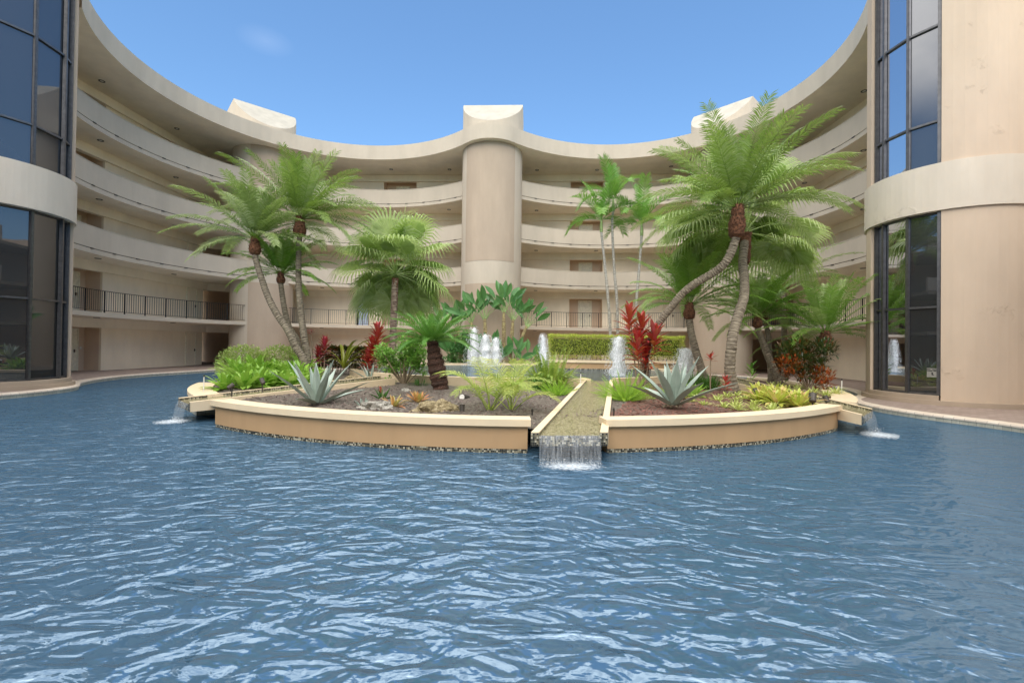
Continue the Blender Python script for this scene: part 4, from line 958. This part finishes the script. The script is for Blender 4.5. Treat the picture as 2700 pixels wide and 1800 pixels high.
# areca seedlings in front
def areca(lab, x, y, az0, n=8, L=1.0, tilt=0):
    T = empty('areca_palm', (x, y, .23), 0, lab, 'small palm', 'young areca palms by the front wall'); mb = MB()
    for i in range(n):
        az = az0+i*2*pi/n+random.uniform(-.3, .3); el = radians(random.uniform(42, 80)); pinnate(mb, (random.uniform(-.04, .04), random.uniform(-.04, .04), 0), az, el, L*random.uniform(.85, 1.15), 1.7, .32, 26, .020, .28, .35, .5, .6, .012)
    mb.build('fronds', L_areca, T)
areca('left of two young yellow-green areca palms near the front coping', -.42, 8.85, .5, 11, 1.35); areca('right of two young yellow-green areca palms near the front coping', .0, 8.95, 0, 10, 1.25)

# agaves
def agave(lab, x, y, z, n, L, W_, el0, el1, azo=0, mat=L_agave, grp='blue agaves', dr=.25, base=True):
    T = empty('agave', (x, y, z), 0, lab, 'agave', grp); mb = MB()
    for i in range(n):
        t = i/(n-1); az = azo+i*2.39996; el = el1+(el0-el1)*t**1.25+random.uniform(-.1, .1); LL = L*(.72+.38*t if t < .7 else 1.0)*random.uniform(.9, 1.08)
        blade(mb, V3((cos(az), sin(az), 0))*.05+UP*(.10-.06*t), azel(az, el), LL, W_, agv, .35, dr*(.2+t)*random.uniform(.2, 1.3), 10, thick=.035)
    mb.build('leaves', mat, T)
    if base:
        mb = MB()
        for i in range(26): az = i*2.39996; blade(mb, V3((cos(az), sin(az), 0))*.04+UP*.04, azel(az, random.uniform(-.2, .45)), random.uniform(.12, .26), .07, lance, .3, .6, 3)
        mb.build('dry_leaf_base', M_stem, T)
    return T
agave('large blue-grey agave in the left bed beside the grey rock', -4.05, 9.5, .22, 17, 1.10, .155, .28, 1.42, .2)
agave('large blue-grey agave in the right bed, biggest of all, on dead leaf stubs', 3.30, 9.25, .33, 17, 1.14, .18, .30, 1.45, 1.2)
agave('small blue agave behind the left channel by the hibiscus', -4.98, 16.1, .22, 11, .72, .07, .35, 1.4, .6, base=False)
agave('tiny agave pup left of the grey rock', -3.05, 9.35, .22, 7, .16, .03, .4, 1.3, 0, grp='agave pups', base=False)
agave('tiny agave pup behind the grey rock', -3.0, 10.6, .22, 8, .30, .04, .3, 1.2, 2, grp='agave pups', base=False, mat=L_lir)

# rosettes (bromeliads)
def rosette(n, L, W_, el0, el1, prof=strap, droop=.9, fold=.3, seg=6):
    mb = MB()
    for i in range(n):
        t = i/max(1, n-1); az = i*2.39996; el = el1+(el0-el1)*t+random.uniform(-.12, .12)
        blade(mb, V3((cos(az), sin(az), 0))*.02, azel(az, el), L*(.65+.4*t)*random.uniform(.85, 1.1), W_*random.uniform(.85, 1.1), prof, fold, droop*(.3+.7*t), seg)
    return mb
def brom(name, lab, loc, mat, args, cat='bromeliad', grp=None, rz=0):
    T = empty(name, loc, rz, lab, cat, grp); rosette(*args).build('leaves', mat, T); return T
GB = 'green bromeliads massed in the left bed'; LB = 'broad-leaved green bromeliad in the dense mass left of the left channel'
protos = [brom('bromeliad', LB, (-7.6, 12.1, .26), L_brom, (26, .70, .125, .2, 1.4), grp=GB), brom('bromeliad', LB, (-7.0, 12.6, .26), L_brom, (24, .80, .13, .3, 1.42), grp=GB), brom('bromeliad', LB, (-6.6, 13.1, .26), L_brom, (28, .64, .12, .15, 1.35), grp=GB)]
rb = random.Random(3); k = 0
chL = (V3((-7.38, 10.1)), V3((-4.35, 15.0)))
tries = 0
while k < 38 and tries < 3000:
    tries += 1
    x, y = rb.uniform(-9.6, -5.0), rb.uniform(11.2, 16.4)
    dv = chL[1]-chL[0]; s_ = (dv.x*(y-chL[0].y)-dv.y*(x-chL[0].x))/dv.length
    if s_ < .55 or s_ > 3.1 or hypot(x-IC[0], y-IC[1]) > 9.5 or x > -.44*y: continue
    k += 1; copy_tree(protos[k % 3], (x, y, .24+.25*min(1, max(0, s_-1)/1.6)), rb.random()*6.3, rb.uniform(.85, 1.25))
# small pale bromeliads in the right bed
GR = 'small pale bromeliads edging the right bed'
p0 = brom('bromeliad', 'small pale yellow-green bromeliad in the row right of the right agave', (4.55, 9.75, .25), L_ygr, (22, .26, .04, .1, 1.3, lance, .7), grp=GR)
for x, y, s_ in [(4.25, 10.05, .9), (4.85, 9.9, 1.05), (4.7, 9.45, .95), (5.1, 9.6, 1.1), (5.35, 9.35, 1.0), (5.05, 10.2, .9), (5.6, 9.75, 1.0), (4.95, 9.2, .8), (4.2, 10.6, .9), (5.5, 10.3, .9), (5.1, 11.2, 1.1), (5.5, 11.6, 1.2), (5.35, 10.8, 1), (5.75, 11.2, 1.1), (4.9, 10.8, 1), (5.85, 11.8, 1.2), (4.7, 11.5, 1.0)]: copy_tree(p0, (x, y, .25), random.random()*6, s_)
p1 = brom('bromeliad', 'large yellow-green bromeliad with pink tips near the right wall end', (5.95, 10.2, .3), L_pink, (34, .58, .09, .15, 1.3, strap, .8), grp='pink tipped bromeliads in the right bed')
for x, y, s_ in [(6.25, 10.55, 1.1), (6.5, 10.25, .95), (5.85, 10.7, .9), (6.75, 10.75, .9), (6.25, 9.95, .8), (6.55, 11.4, 1.1), (6.2, 11.3, 1.0), (6.6, 12.2, 1.0)]: copy_tree(p1, (x, y, .27), random.random()*6, s_)
p2 = brom('bromeliad', 'low bromeliad behind the right channel at the foot of the croton', (8.6, 13.0, .26), L_ygr, (22, .34, .05, .15, 1.3, lance, .8), grp='bromeliads behind the right channel')
for x, y in [(8.2, 13.6), (8.9, 14.2), (8.4, 14.7), (9.2, 12.9), (9.0, 15.3), (8.5, 12.3), (8.25, 15.9), (9.5, 14.6)]: copy_tree(p2, (x, y, .26), random.random()*6, random.uniform(.85, 1.25))
# orange bromeliads beside the ochre rock
brom('bromeliad', 'orange and green bromeliad just behind the ochre rock', (-2.05, 10.0, .25), L_oran, (28, .40, .07, .3, 1.4, lance, .5), grp='orange bromeliads')
brom('bromeliad', 'pinkish sprawling bromeliad between the two rocks', (-2.42, 9.4, .24), L_oran, (20, .44, .06, .1, 1.1, lance, .6), grp='orange bromeliads')
T = empty('torch_flower', (-3.0, 10.55, .22), 0, 'small orange-red flower spike standing in the mulch of the left bed', 'flower'); mb = MB(); mb.tube([(0, 0, 0), (.04, 0, .12), (-.03, 0, .26)], .008, 5); mb.build('stalk', M_gst, T)
mb = MB()
for i in range(24): az = i*2.39996; blade(mb, V3((-.03, 0, .16+.006*i)), azel(az, .7), .07, .025, lance, .3, 0, 2)
mb.build('petals', L_red, T)

# ti plants
def ti(lab, x, y, z0, stalks, mat, L=.5, W_=.11, nl=34, head=.8):
    T = empty('ti_plant', (x, y, z0), 0, lab, 'ti plant', 'red ti plants'); mb = MB(); ml = MB()
    for sx, sy, h, hl in stalks:
        mb.tube([(sx*.25, sy*.25, 0), (sx*.6, sy*.6, h*.5), (sx, sy, h)], [.022, .018, .014], 6)
        for i in range(nl):
            t = i/nl; az = i*2.39996; p = V3((sx, sy, h-hl*(1-t)*1.0)); el = radians(10+65*t); blade(ml, p, azel(az, el), L*random.uniform(.8, 1.1)*(1 if t < .8 else .8), W_, lance, .35, .9-.5*t, 5)
    mb.build('stem', M_stem, T); ml.build('leaves', mat, T); return T
ti('tall bright red ti plant in the right bed beside the front channel', 3.85, 13.6, .25, [(-.35, 0, 2.35, .75), (.05, .1, 2.05, .7), (.38, -.1, 1.75, .6), (-.15, -.2, 1.55, .7), (.2, .2, 1.2, .6)], L_red, .55, .14, 26)
ti('tall crimson ti plant left of the hibiscus, before the fan palm', -4.95, 16.6, .25, [(.05, 0, 1.85, .8), (-.12, 0, 1.35, .7), (-.3, .1, .85, .55)], L_red, .5, .125, 36)
ti('purple-red ti plant between the left palms and the dark hedge', -6.75, 16.4, .25, [(0, 0, 1.35, .5), (-.25, .1, 1.0, .5)], L_red2, .42, .09, 30)
ti('small red ti plant at the foot of the thick palm trunk', 5.75, 12.2, .25, [(0, 0, .45, .3)], L_red, .26, .06, 18)
ti('thin stemmed red ti plant left of the thick palm trunk', 5.85, 13.4, .25, [(0, 0, 1.02, .12)], L_red, .28, .05, 11)

# giant bromeliad with long arching leaves
T = empty('giant_bromeliad', (-6.35, 17.2, .3), 0, 'olive bromeliad with long arching leaves over the dark hedge', 'bromeliad'); mb = MB()
for az, el, L in [(.1, 1.15, 1.8), (.35, .95, 1.9), (-.15, .8, 1.5), (1.2, 1.2, 1.3), (2.2, 1.35, 1.1), (3.3, 1.1, 1.2), (-.6, 1.25, 1.5), (4.2, .9, .9), (.0, .6, 1.2)]: blade(mb, (0, 0, .3), azel(az, el), L, .13, strap, .4, 1.9, 10)
mb.build('leaves', L_ole, T)
T = empty('giant_bromeliad', (-5.1, 17.6, .3), 0, 'second olive bromeliad curling beside the crimson ti plant', 'bromeliad'); mb = MB()
for az, el, L in [(2.9, 1.25, 1.5), (3.3, 1.0, 1.3), (2.4, 1.35, 1.2), (.3, 1.2, 1.0)]: blade(mb, (0, 0, .3), azel(az, el), L, .11, strap, .4, 2.0, 10)
mb.build('leaves', L_ole, T)
T = empty('kalanchoe', (-7.3, 16.6, .3), 0, 'dusky purple flower head on a thin stalk behind the left palms', 'flower'); mb = MB(); mb.tube([(0, 0, 0), (.05, 0, .8), (-.05, 0, 1.65)], .014, 5); mb.build('stalk', M_stem, T)
mb = MB()
for i in range(50): az = i*2.39996; blade(mb, V3((-.05+random.uniform(-.1, .1), random.uniform(-.1, .1), 1.62+random.uniform(-.08, .1))), azel(az, random.uniform(-.2, 1.2)), .08, .04, oval, .3, .3, 2)
mb.build('petals', L_red2, T)

# bushes and hedges made of leaves
def leafcloud(mb, blobs, n, L, W_, prof=oval, shell=.55, upb=.3, seg=2, droop=.4):
    vol = [b[1][0]*b[1][1]*b[1][2] for b in blobs]; tot = sum(vol)
    for (c, r), v in zip(blobs, vol):
        for _ in range(int(n*v/tot)+1):
            d_ = V3([random.gauss(0, 1) for _ in range(3)]).normalized(); k = random.uniform(shell, 1)**.7*random.uniform(.85, 1.08)
            p = V3((c[0]+d_.x*r[0]*k, c[1]+d_.y*r[1]*k, c[2]+d_.z*r[2]*k)); q = (d_+UP*upb+V3([random.uniform(-.7, .7) for _ in range(3)])).normalized()
            blade(mb, p, q, L*random.uniform(.7, 1.2), W_*random.uniform(.8, 1.2), prof, .35, droop, seg)
def boxhedge(mb, f, n, L, W_):
    # f(u,v,w)->point for u,v,w in 0..1, leaves mostly on the shell
    for _ in range(n):
        u, v, w_ = random.random(), random.random(), random.random(); s_ = random.random()
        if s_ < .45: v = random.uniform(0, .14)
        elif s_ < .75: w_ = random.uniform(.9, 1.0)
        elif s_ < .85: u = random.choice((random.uniform(0, .03), random.uniform(.97, 1)))
        p = f(u, v, w_); q = V3((random.uniform(-1, 1), random.uniform(-1.3, .4), random.uniform(-.3, 1))).normalized(); blade(mb, p, q, L*random.uniform(.7, 1.2), W_*random.uniform(.8, 1.2), oval, .3, .3, 2)
def stems(mb, blobs, base=(0, 0, 0), r=.02):
    for c, _ in blobs:
        m_ = V3(base).lerp(V3(c), .5)+V3((random.uniform(-.06, .06), random.uniform(-.06, .06), 0)); mb.tube([base, m_, c], [r, r*.75, r*.4], 6)
T = empty('clipped_hedge', (5.2, 23.1, .8), 0, 'long clipped yellow-green hedge in the raised planter behind the pond', 'hedge'); 
def hf(u, v, w_): x = -3.35+6.75*u; return V3((x, -.55+v*1.3+.07*sin(x*3), .12+w_*1.22*(1-.03*u)+.05*noise.noise(V3((x*1.5, v*2, 0)))))
mb = MB(); boxhedge(mb, hf, 16000, .075, .05); mb.build('foliage', L_hed2, T)
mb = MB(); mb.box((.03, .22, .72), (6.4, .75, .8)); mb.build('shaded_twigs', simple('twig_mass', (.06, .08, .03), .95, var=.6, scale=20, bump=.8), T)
mb = MB()
for i in range(40): x = -3.3+6.6*i/39; mb.tube([(x, random.uniform(-.4, .2), 0), (x+random.uniform(-.15, .15), random.uniform(-.4, .2), .5)], [.02, .012], 5)
mb.build('stem', M_stem, T)
for lab, x, y, sx, sz in (('left of two rounded variegated shrubs behind the bromeliad mass', -9.5, 16.1, .85, .62), ('right of two rounded variegated shrubs before the left column', -8.7, 17.1, .85, .62)):
    T = empty('variegated_shrub', (x, y, .2), 0, lab, 'shrub', 'rounded variegated shrubs'); bl = [((0, 0, .62), (sx, .6, sz)), ((.45, .1, .5), (.6, .5, .5)), ((-.5, .1, .45), (.5, .5, .45))]; mb = MB(); leafcloud(mb, bl, 4200, .075, .05, shell=.7); mb.build('foliage', L_hed, T); mb = MB(); stems(mb, bl); mb.build('stem', M_stem, T)
T = empty('croton_hedge', (-6.85, 19.0, .35), 0, 'dark red and green croton hedge between the left palms and fan palm', 'hedge'); mb = MB()
def hf2(u, v, w_): x = -1.15+2.3*u; return V3((x, -.4+.8*v, .15+.88*w_+.06*noise.noise(V3((x*3, v, 1)))))
boxhedge(mb, hf2, 7500, .12, .055); mb.build('foliage', L_cro, T); mb = MB(); boxhedge(mb, lambda u, v, w_: hf2(u, v, max(w_, .5)), 900, .12, .05); mb.build('red_leaves', L_cror, T)
mb = MB(); 
for i in range(20): x = -1.1+2.2*i/19; mb.tube([(x, 0, 0), (x+.05, 0, .5)], [.018, .01], 5)
mb.build('stem', M_stem, T)
# low curb wall behind the croton area
# croton shrub on the right
T = empty('croton_shrub', (9.35, 14.3, .22), 0, 'tall dark croton shrub with orange lower leaves, right bed', 'shrub')
bl = [((-.75, 0, 1.25), (.38, .35, .24)), ((-.3, .1, 1.45), (.40, .35, .24)), ((.42, 0, 1.40), (.42, .35, .24)), ((-.35, -.1, 1.0), (.45, .35, .26)), ((.35, .1, .85), (.35, .3, .2)), ((.6, .1, 1.2), (.3, .3, .2)), ((-.15, 0, .55), (.28, .3, .24)), ((.0, .1, 1.15), (.3, .3, .25))]
bo = [((-.72, -.1, .85), (.38, .35, .28)), ((.35, -.1, .5), (.38, .3, .22)), ((-.5, 0, .52), (.3, .3, .18)), ((.45, 0, .22), (.28, .28, .17)), ((.2, .1, .65), (.25, .3, .15))]
mb = MB(); leafcloud(mb, bl, 1300, .17, .055, lance, .3, .6, 3); mb.build('foliage', L_cro, T); mb = MB(); leafcloud(mb, bo, 620, .16, .055, lance, .3, .6, 3); mb.build('orange_leaves', L_cror, T)
mb = MB(); stems(mb, bl+bo, (0, 0, 0), .022); mb.build('stem', M_stem, T)
# hibiscus
T = empty('hibiscus_bush', (-3.35, 14.2, .22), 0, 'loose light green hibiscus bush left of the sago palm', 'shrub')
bl = [((random.uniform(-.65, .6), random.uniform(-.4, .4), random.uniform(.45, 1.35)), (.26, .25, .2)) for _ in range(20)]+[((-.75, 0, .95), (.25, .2, .2)), ((.6, 0, 1.2), (.25, .2, .2)), ((0, 0, 1.45), (.25, .2, .15)), ((-.45, -.1, .1), (.2, .2, .15))]
mb = MB(); leafcloud(mb, bl, 3300, .10, .075, oval, .2, .3, 2); mb.build('foliage', L_hib, T); mb = MB(); stems(mb, bl, (0, 0, 0), .02); mb.build('stem', M_stem, T)
mb = MB()
for c in [(-.78, -.25, .78)]:
    for i in range(10): blade(mb, c, azel(i*.63, .3), .10, .07, oval, .2, .4, 3)
mb.build('blossom', L_red, T)
# sword fern mound
T = empty('sword_fern', (1.15, 14.0, .2), 0, 'big mound of arching yellow-green sword fern by the channel head', 'fern'); mb = MB()
for i in range(150):
    az = random.random()*6.283; el = radians(random.uniform(25, 88)); r = random.uniform(0, .45); pinnate(mb, (r*cos(az)*1.2, r*sin(az), random.uniform(0, .2)), az, el, random.uniform(.7, 1.25), 1.3, .075, 34, .020, .12, .1, .2, .25, .006, 8)
mb.build('fronds', L_bfern, T)
# foxtail ferns
def foxtail(lab, x, y, n, L, R, spread):
    T = empty('foxtail_fern', (x, y, .23), 0, lab, 'fern', 'foxtail ferns along the front channel'); mb = MB()
    for i in range(n):
        az = i*2.39996; el = radians(88)-spread*sqrt((i+.5)/n); d = azel(az, el); p = V3((cos(az)*.05, sin(az)*.05, 0)); Ls = L*random.uniform(.8, 1.15); K = 90
        for k in range(K):
            t = k/K; q = p+d*(Ls*t)-UP*(.10*Ls*t*t); rr = R*(sin(pi*(t*.86+.10))**.7); a2 = k*2.39996; x_ = d.cross(UP).normalized(); y_ = d.cross(x_)
            e = q+(x_*cos(a2)+y_*sin(a2))*rr+d*rr*1.0; wv = d.cross(e-q).normalized()*.006
            mb.face([q-wv, q+wv, e])
    mb.build('plumes', L_fern, T)
foxtail('compact foxtail fern left of the front channel', 1.15, 11.45, 60, .56, .042, 1.05)
foxtail('large foxtail fern right of the front channel, left of the big agave', 2.70, 10.8, 85, .78, .06, 1.25)
# liriope clumps, broad leaves
def grassclump(lab, x, y, n, L, mat, W_=.02):
    T = empty('liriope_clump', (x, y, .24), 0, lab, 'grass clump', 'dark liriope clumps'); mb = MB()
    for i in range(n): az = random.random()*6.283; r = random.uniform(0, .25); blade(mb, (r*cos(az), r*sin(az), 0), azel(az, radians(random.uniform(35, 85))), L*random.uniform(.7, 1.2), W_, lance, .2, 1.8, 6)
    mb.build('blades', mat, T)
grassclump('dark green liriope clump left of the thick palm trunk', 6.05, 13.9, 260, .55, L_lir); grassclump('second liriope clump behind the thin ti plant', 5.75, 14.4, 200, .6, L_lir)
grassclump('dark strappy clump at the foot of the sword fern', .75, 13.1, 160, .5, L_lir); grassclump('small dark clump near the pond curb behind the sago palm', -2.8, 13.9, 60, .3, L_lir)
brom('bird_nest_fern', 'bright green broad strappy plant behind the right agave', (3.95, 11.2, .24), L_brom, (30, .62, .10, .15, 1.3, lance, .8), 'fern')
brom('bird_nest_fern', 'second bright green strappy plant, nearer the thick palm trunk', (4.75, 11.9, .24), L_brom, (28, .6, .10, .15, 1.3, lance, .8), 'fern')
T = empty('ginger_shoot', (8.75, 16.6, .3), 0, 'pale green upright shoot beside the dark passage, right', 'plant'); mb = MB()
for i in range(9): blade(mb, (0, 0, .1+.06*i), azel(i*2.4, .8), .38, .09, lance, .3, .5, 4)
mb.build('leaves', L_hib, T)

# birds of paradise in front of the central column
def bird(lab, x, y, lean, h, leaves, seed):
    rr = random.Random(seed); T = empty('bird_of_paradise', (x, y, .2), 0, lab, 'bird of paradise', 'birds of paradise before the central column')
    if h > .5: mb = MB(); top_ = V3((lean, 0, h)); mb.tube([(0, 0, 0), (lean*.3, .02, h*.35), (lean*.7, 0, h*.75), top_], [.11, .10, .11, .07], 9, rough=.2); mb.build('trunk', M_bst, T)
    else: top_ = V3((0, 0, h))
    mp, ml = MB(), MB()
    for i in range(leaves):
        f = (i+.5)/leaves-.5; a = f*2.2+rr.uniform(-.15, .15)+lean*.35; dy = rr.uniform(-.35, .35); d = V3((sin(a)*.8, dy, cos(a)*1.2)).normalized(); pl = rr.uniform(.55, 1.0)*(1-.3*abs(f))
        mid = top_+d*pl*.6; e = mid+(d+V3((sin(a)*.25, dy*.2, 0))).normalized()*pl*.4; mp.tube([top_-UP*.15, mid, e], [.04, .022, .014], 5)
        dd = (d+V3((sin(a)*.35, -.15, rr.uniform(-.1, .5)))).normalized(); sidev = V3((cos(a+rr.uniform(-.9, .9)), rr.uniform(-.8, .8), -sin(a)))
        blade(ml, e, dd, rr.uniform(.8, 1.2), rr.uniform(.30, .40), lambda t: max(.03, sin(pi*t**1.15)**.9), .3, .5, 8, side=sidev-dd*sidev.dot(dd))
    mp.build('leaf_stalk', M_gst, T); ml.build('leaves', L_bird, T)
for i, (x, lean, h, n, lab) in enumerate([(-.45, -.05, 3.3, 8, 'tallest bird of paradise, straight before the central column'), (-.10, .15, 2.9, 7, 'bird of paradise leaning right beside the tallest one'), (.05, .8, 2.5, 7, 'rightmost bird of paradise on a slanting trunk'), (-1.5, -.1, 2.9, 7, 'bird of paradise left of the tallest, behind the jets'), (-2.2, -.2, 2.7, 7, 'bird of paradise near the left edge of the central column'), (-2.95, -.25, 2.3, 7, 'bird of paradise left of the central column with frayed leaves'), (-3.3, -.5, 1.9, 6, 'leftmost tall bird of paradise behind the sago palm')]): bird(lab, x, 26.5+.15*(i % 3), lean, h, n, i)
for i, (x, h, n, lab) in enumerate([(-3.3, .35, 9, 'low bird of paradise clump left of the jets'), (-2.5, .3, 8, 'low bird of paradise clump behind the tallest jet'), (-1.0, .3, 8, 'low bird of paradise clump behind the slim jet'), (.1, .2, 6, 'low bird of paradise clump right of the jets'), (.9, .1, 5, 'small bird of paradise sucker at the foot of the column')]): bird(lab, x, 26.3, 0, h, n, 20+i)
T = empty('philodendron', (-3.0, 26.0, .2), 0, 'dense dark leafy shrub left of the jets', 'shrub'); bl = [((0, 0, .7), (.7, .4, .75)), ((.3, 0, 1.5), (.45, .3, .6)), ((-.6, 0, .35), (.5, .3, .35))]; mb = MB(); leafcloud(mb, bl, 900, .22, .12, oval, .4); mb.build('foliage', L_bird, T); mb = MB(); stems(mb, bl); mb.build('stem', M_stem, T)

# rocks
def rock(lab, x, y, z, s_, mat, seed):
    import bmesh
    bm = bmesh.new(); bmesh.ops.create_icosphere(bm, subdivisions=5, radius=1)
    for v in bm.verts:
        p = v.co; k = 1+.38*noise.noise(p*1.4+V3((seed, 0, 0)))+.20*noise.noise(p*3.4+V3((seed, 3, 0)))+.10*abs(noise.noise(p*9+V3((0, seed, 0))))
        k += .05*noise.noise(p*17); v.co = V3((p.x*s_[0], p.y*s_[1], max(-.25, p.z)*s_[2]))*k
    me = bpy.data.meshes.new('boulder'); bm.to_mesh(me); bm.free(); me.materials.append(mat); o = bpy.data.objects.new('boulder', me); COL.objects.link(o); o.location = (x, y, z); tag(o, lab, 'rock')
rock('grey pitted limestone rock near the left agave', -2.72, 9.05, .26, (.34, .22, .15), M_rockg, 2.3)
rock('small grey rock in the mulch left of the sago palm', -2.9, 12.4, .25, (.14, .10, .08), M_rockg, 7.7)
rock('small ochre rock behind the pale bromeliads of the right bed', 4.45, 10.2, .26, (.12, .09, .07), M_rocky, 9.1)
rock('brown rock lying at the far end of the left channel', -5.6, 15.9, .3, (.20, .14, .12), M_rocky, 4.2)
rock('ochre limestone rock by the front coping, larger of the two', -1.42, 8.62, .27, (.40, .24, .20), M_rocky, 5.1)

# garden lights
def spot(lab, x, y, z, h, yaw, tilt=.5, sc=1.0, grp='bronze garden spotlights'):
    T = empty('garden_spotlight', (x, y, z), yaw, lab, 'garden light', grp); mb = MB(); mb.tube([(0, 0, 0), (0, 0, h)], .014*sc, 6); mb.build('stake', M_fix, T)
    mb = MB(); c = V3((0, 0, h+.03)); ax = V3((0, cos(tilt), sin(tilt)))*sc; mb.tube([c-ax*.08, c-ax*.07, c+ax*.06, c+ax*.075], [.03*sc, .05*sc, .055*sc, .06*sc], 12); mb.build('lamp_head', M_fix, T)
    mb = MB(); mb.tube([c+ax*.0755, c+ax*.078], .048*sc, 12); mb.build('lens', M_white, T)
def stake(lab, x, y, z, h, mat, cap=True):
    T = empty('irrigation_riser', (x, y, z), 0, lab, 'sprinkler', 'sprinkler risers'); mb = MB(); mb.tube([(0, 0, 0), (.005, 0, h)], .013, 7); mb.build('pipe', mat, T)
    mb = MB(); mb.tube([(.005, 0, h), (.005, 0, h+.05)], [.02, .015], 8); mb.build('nozzle', M_ring, T)
spot('bronze spotlight on the mulch behind the ochre rock', -1.08, 10.6, .22, .06, 2.6, .2, 1.5); spot('bronze spotlight before the pond jets', -.6, 14.9, .3, .18, .3, .3, 1.3)
spot('bronze spotlight beside the left channel by the agave', -6.15, 11.25, .3, .25, 1, .9); spot('bronze spotlight at the left bromeliad mass edge', -6.9, 11.2, .3, .12, -.8, .6)
spot('bronze spotlight behind the pale bromeliads of the right bed', 5.85, 10.9, .25, .22, .4, 1.0, 1.1); spot('bronze spotlight in front of the pink tipped bromeliads', 6.45, 9.75, .25, .22, -.6, .9, 1.3)
spot('bronze spotlight beside the right channel wall', 7.05, 10.2, .3, .1, .5, 1.1); spot('black flood lamp standing by the ochre rock', -.92, 8.55, .24, .08, 0, 1.3, .9)
stake('tall white sprinkler riser at the head of the front channel', 2.0, 13.2, .25, .50, M_white); stake('short black riser by the front coping left of the channel', .38, 8.3, .22, .12, M_ring); stake('short grey riser right of the front channel', 1.82, 8.1, .22, .18, M_ring)
stake('white marker stake behind the right channel by the croton', 9.35, 12.9, .25, .42, M_white); stake('thin grey riser inside the left channel end', -6.2, 10.1, .25, .2, M_ring); stake('white riser in front of the bromeliad mass', -7.6, 11.25, .25, .42, M_white)
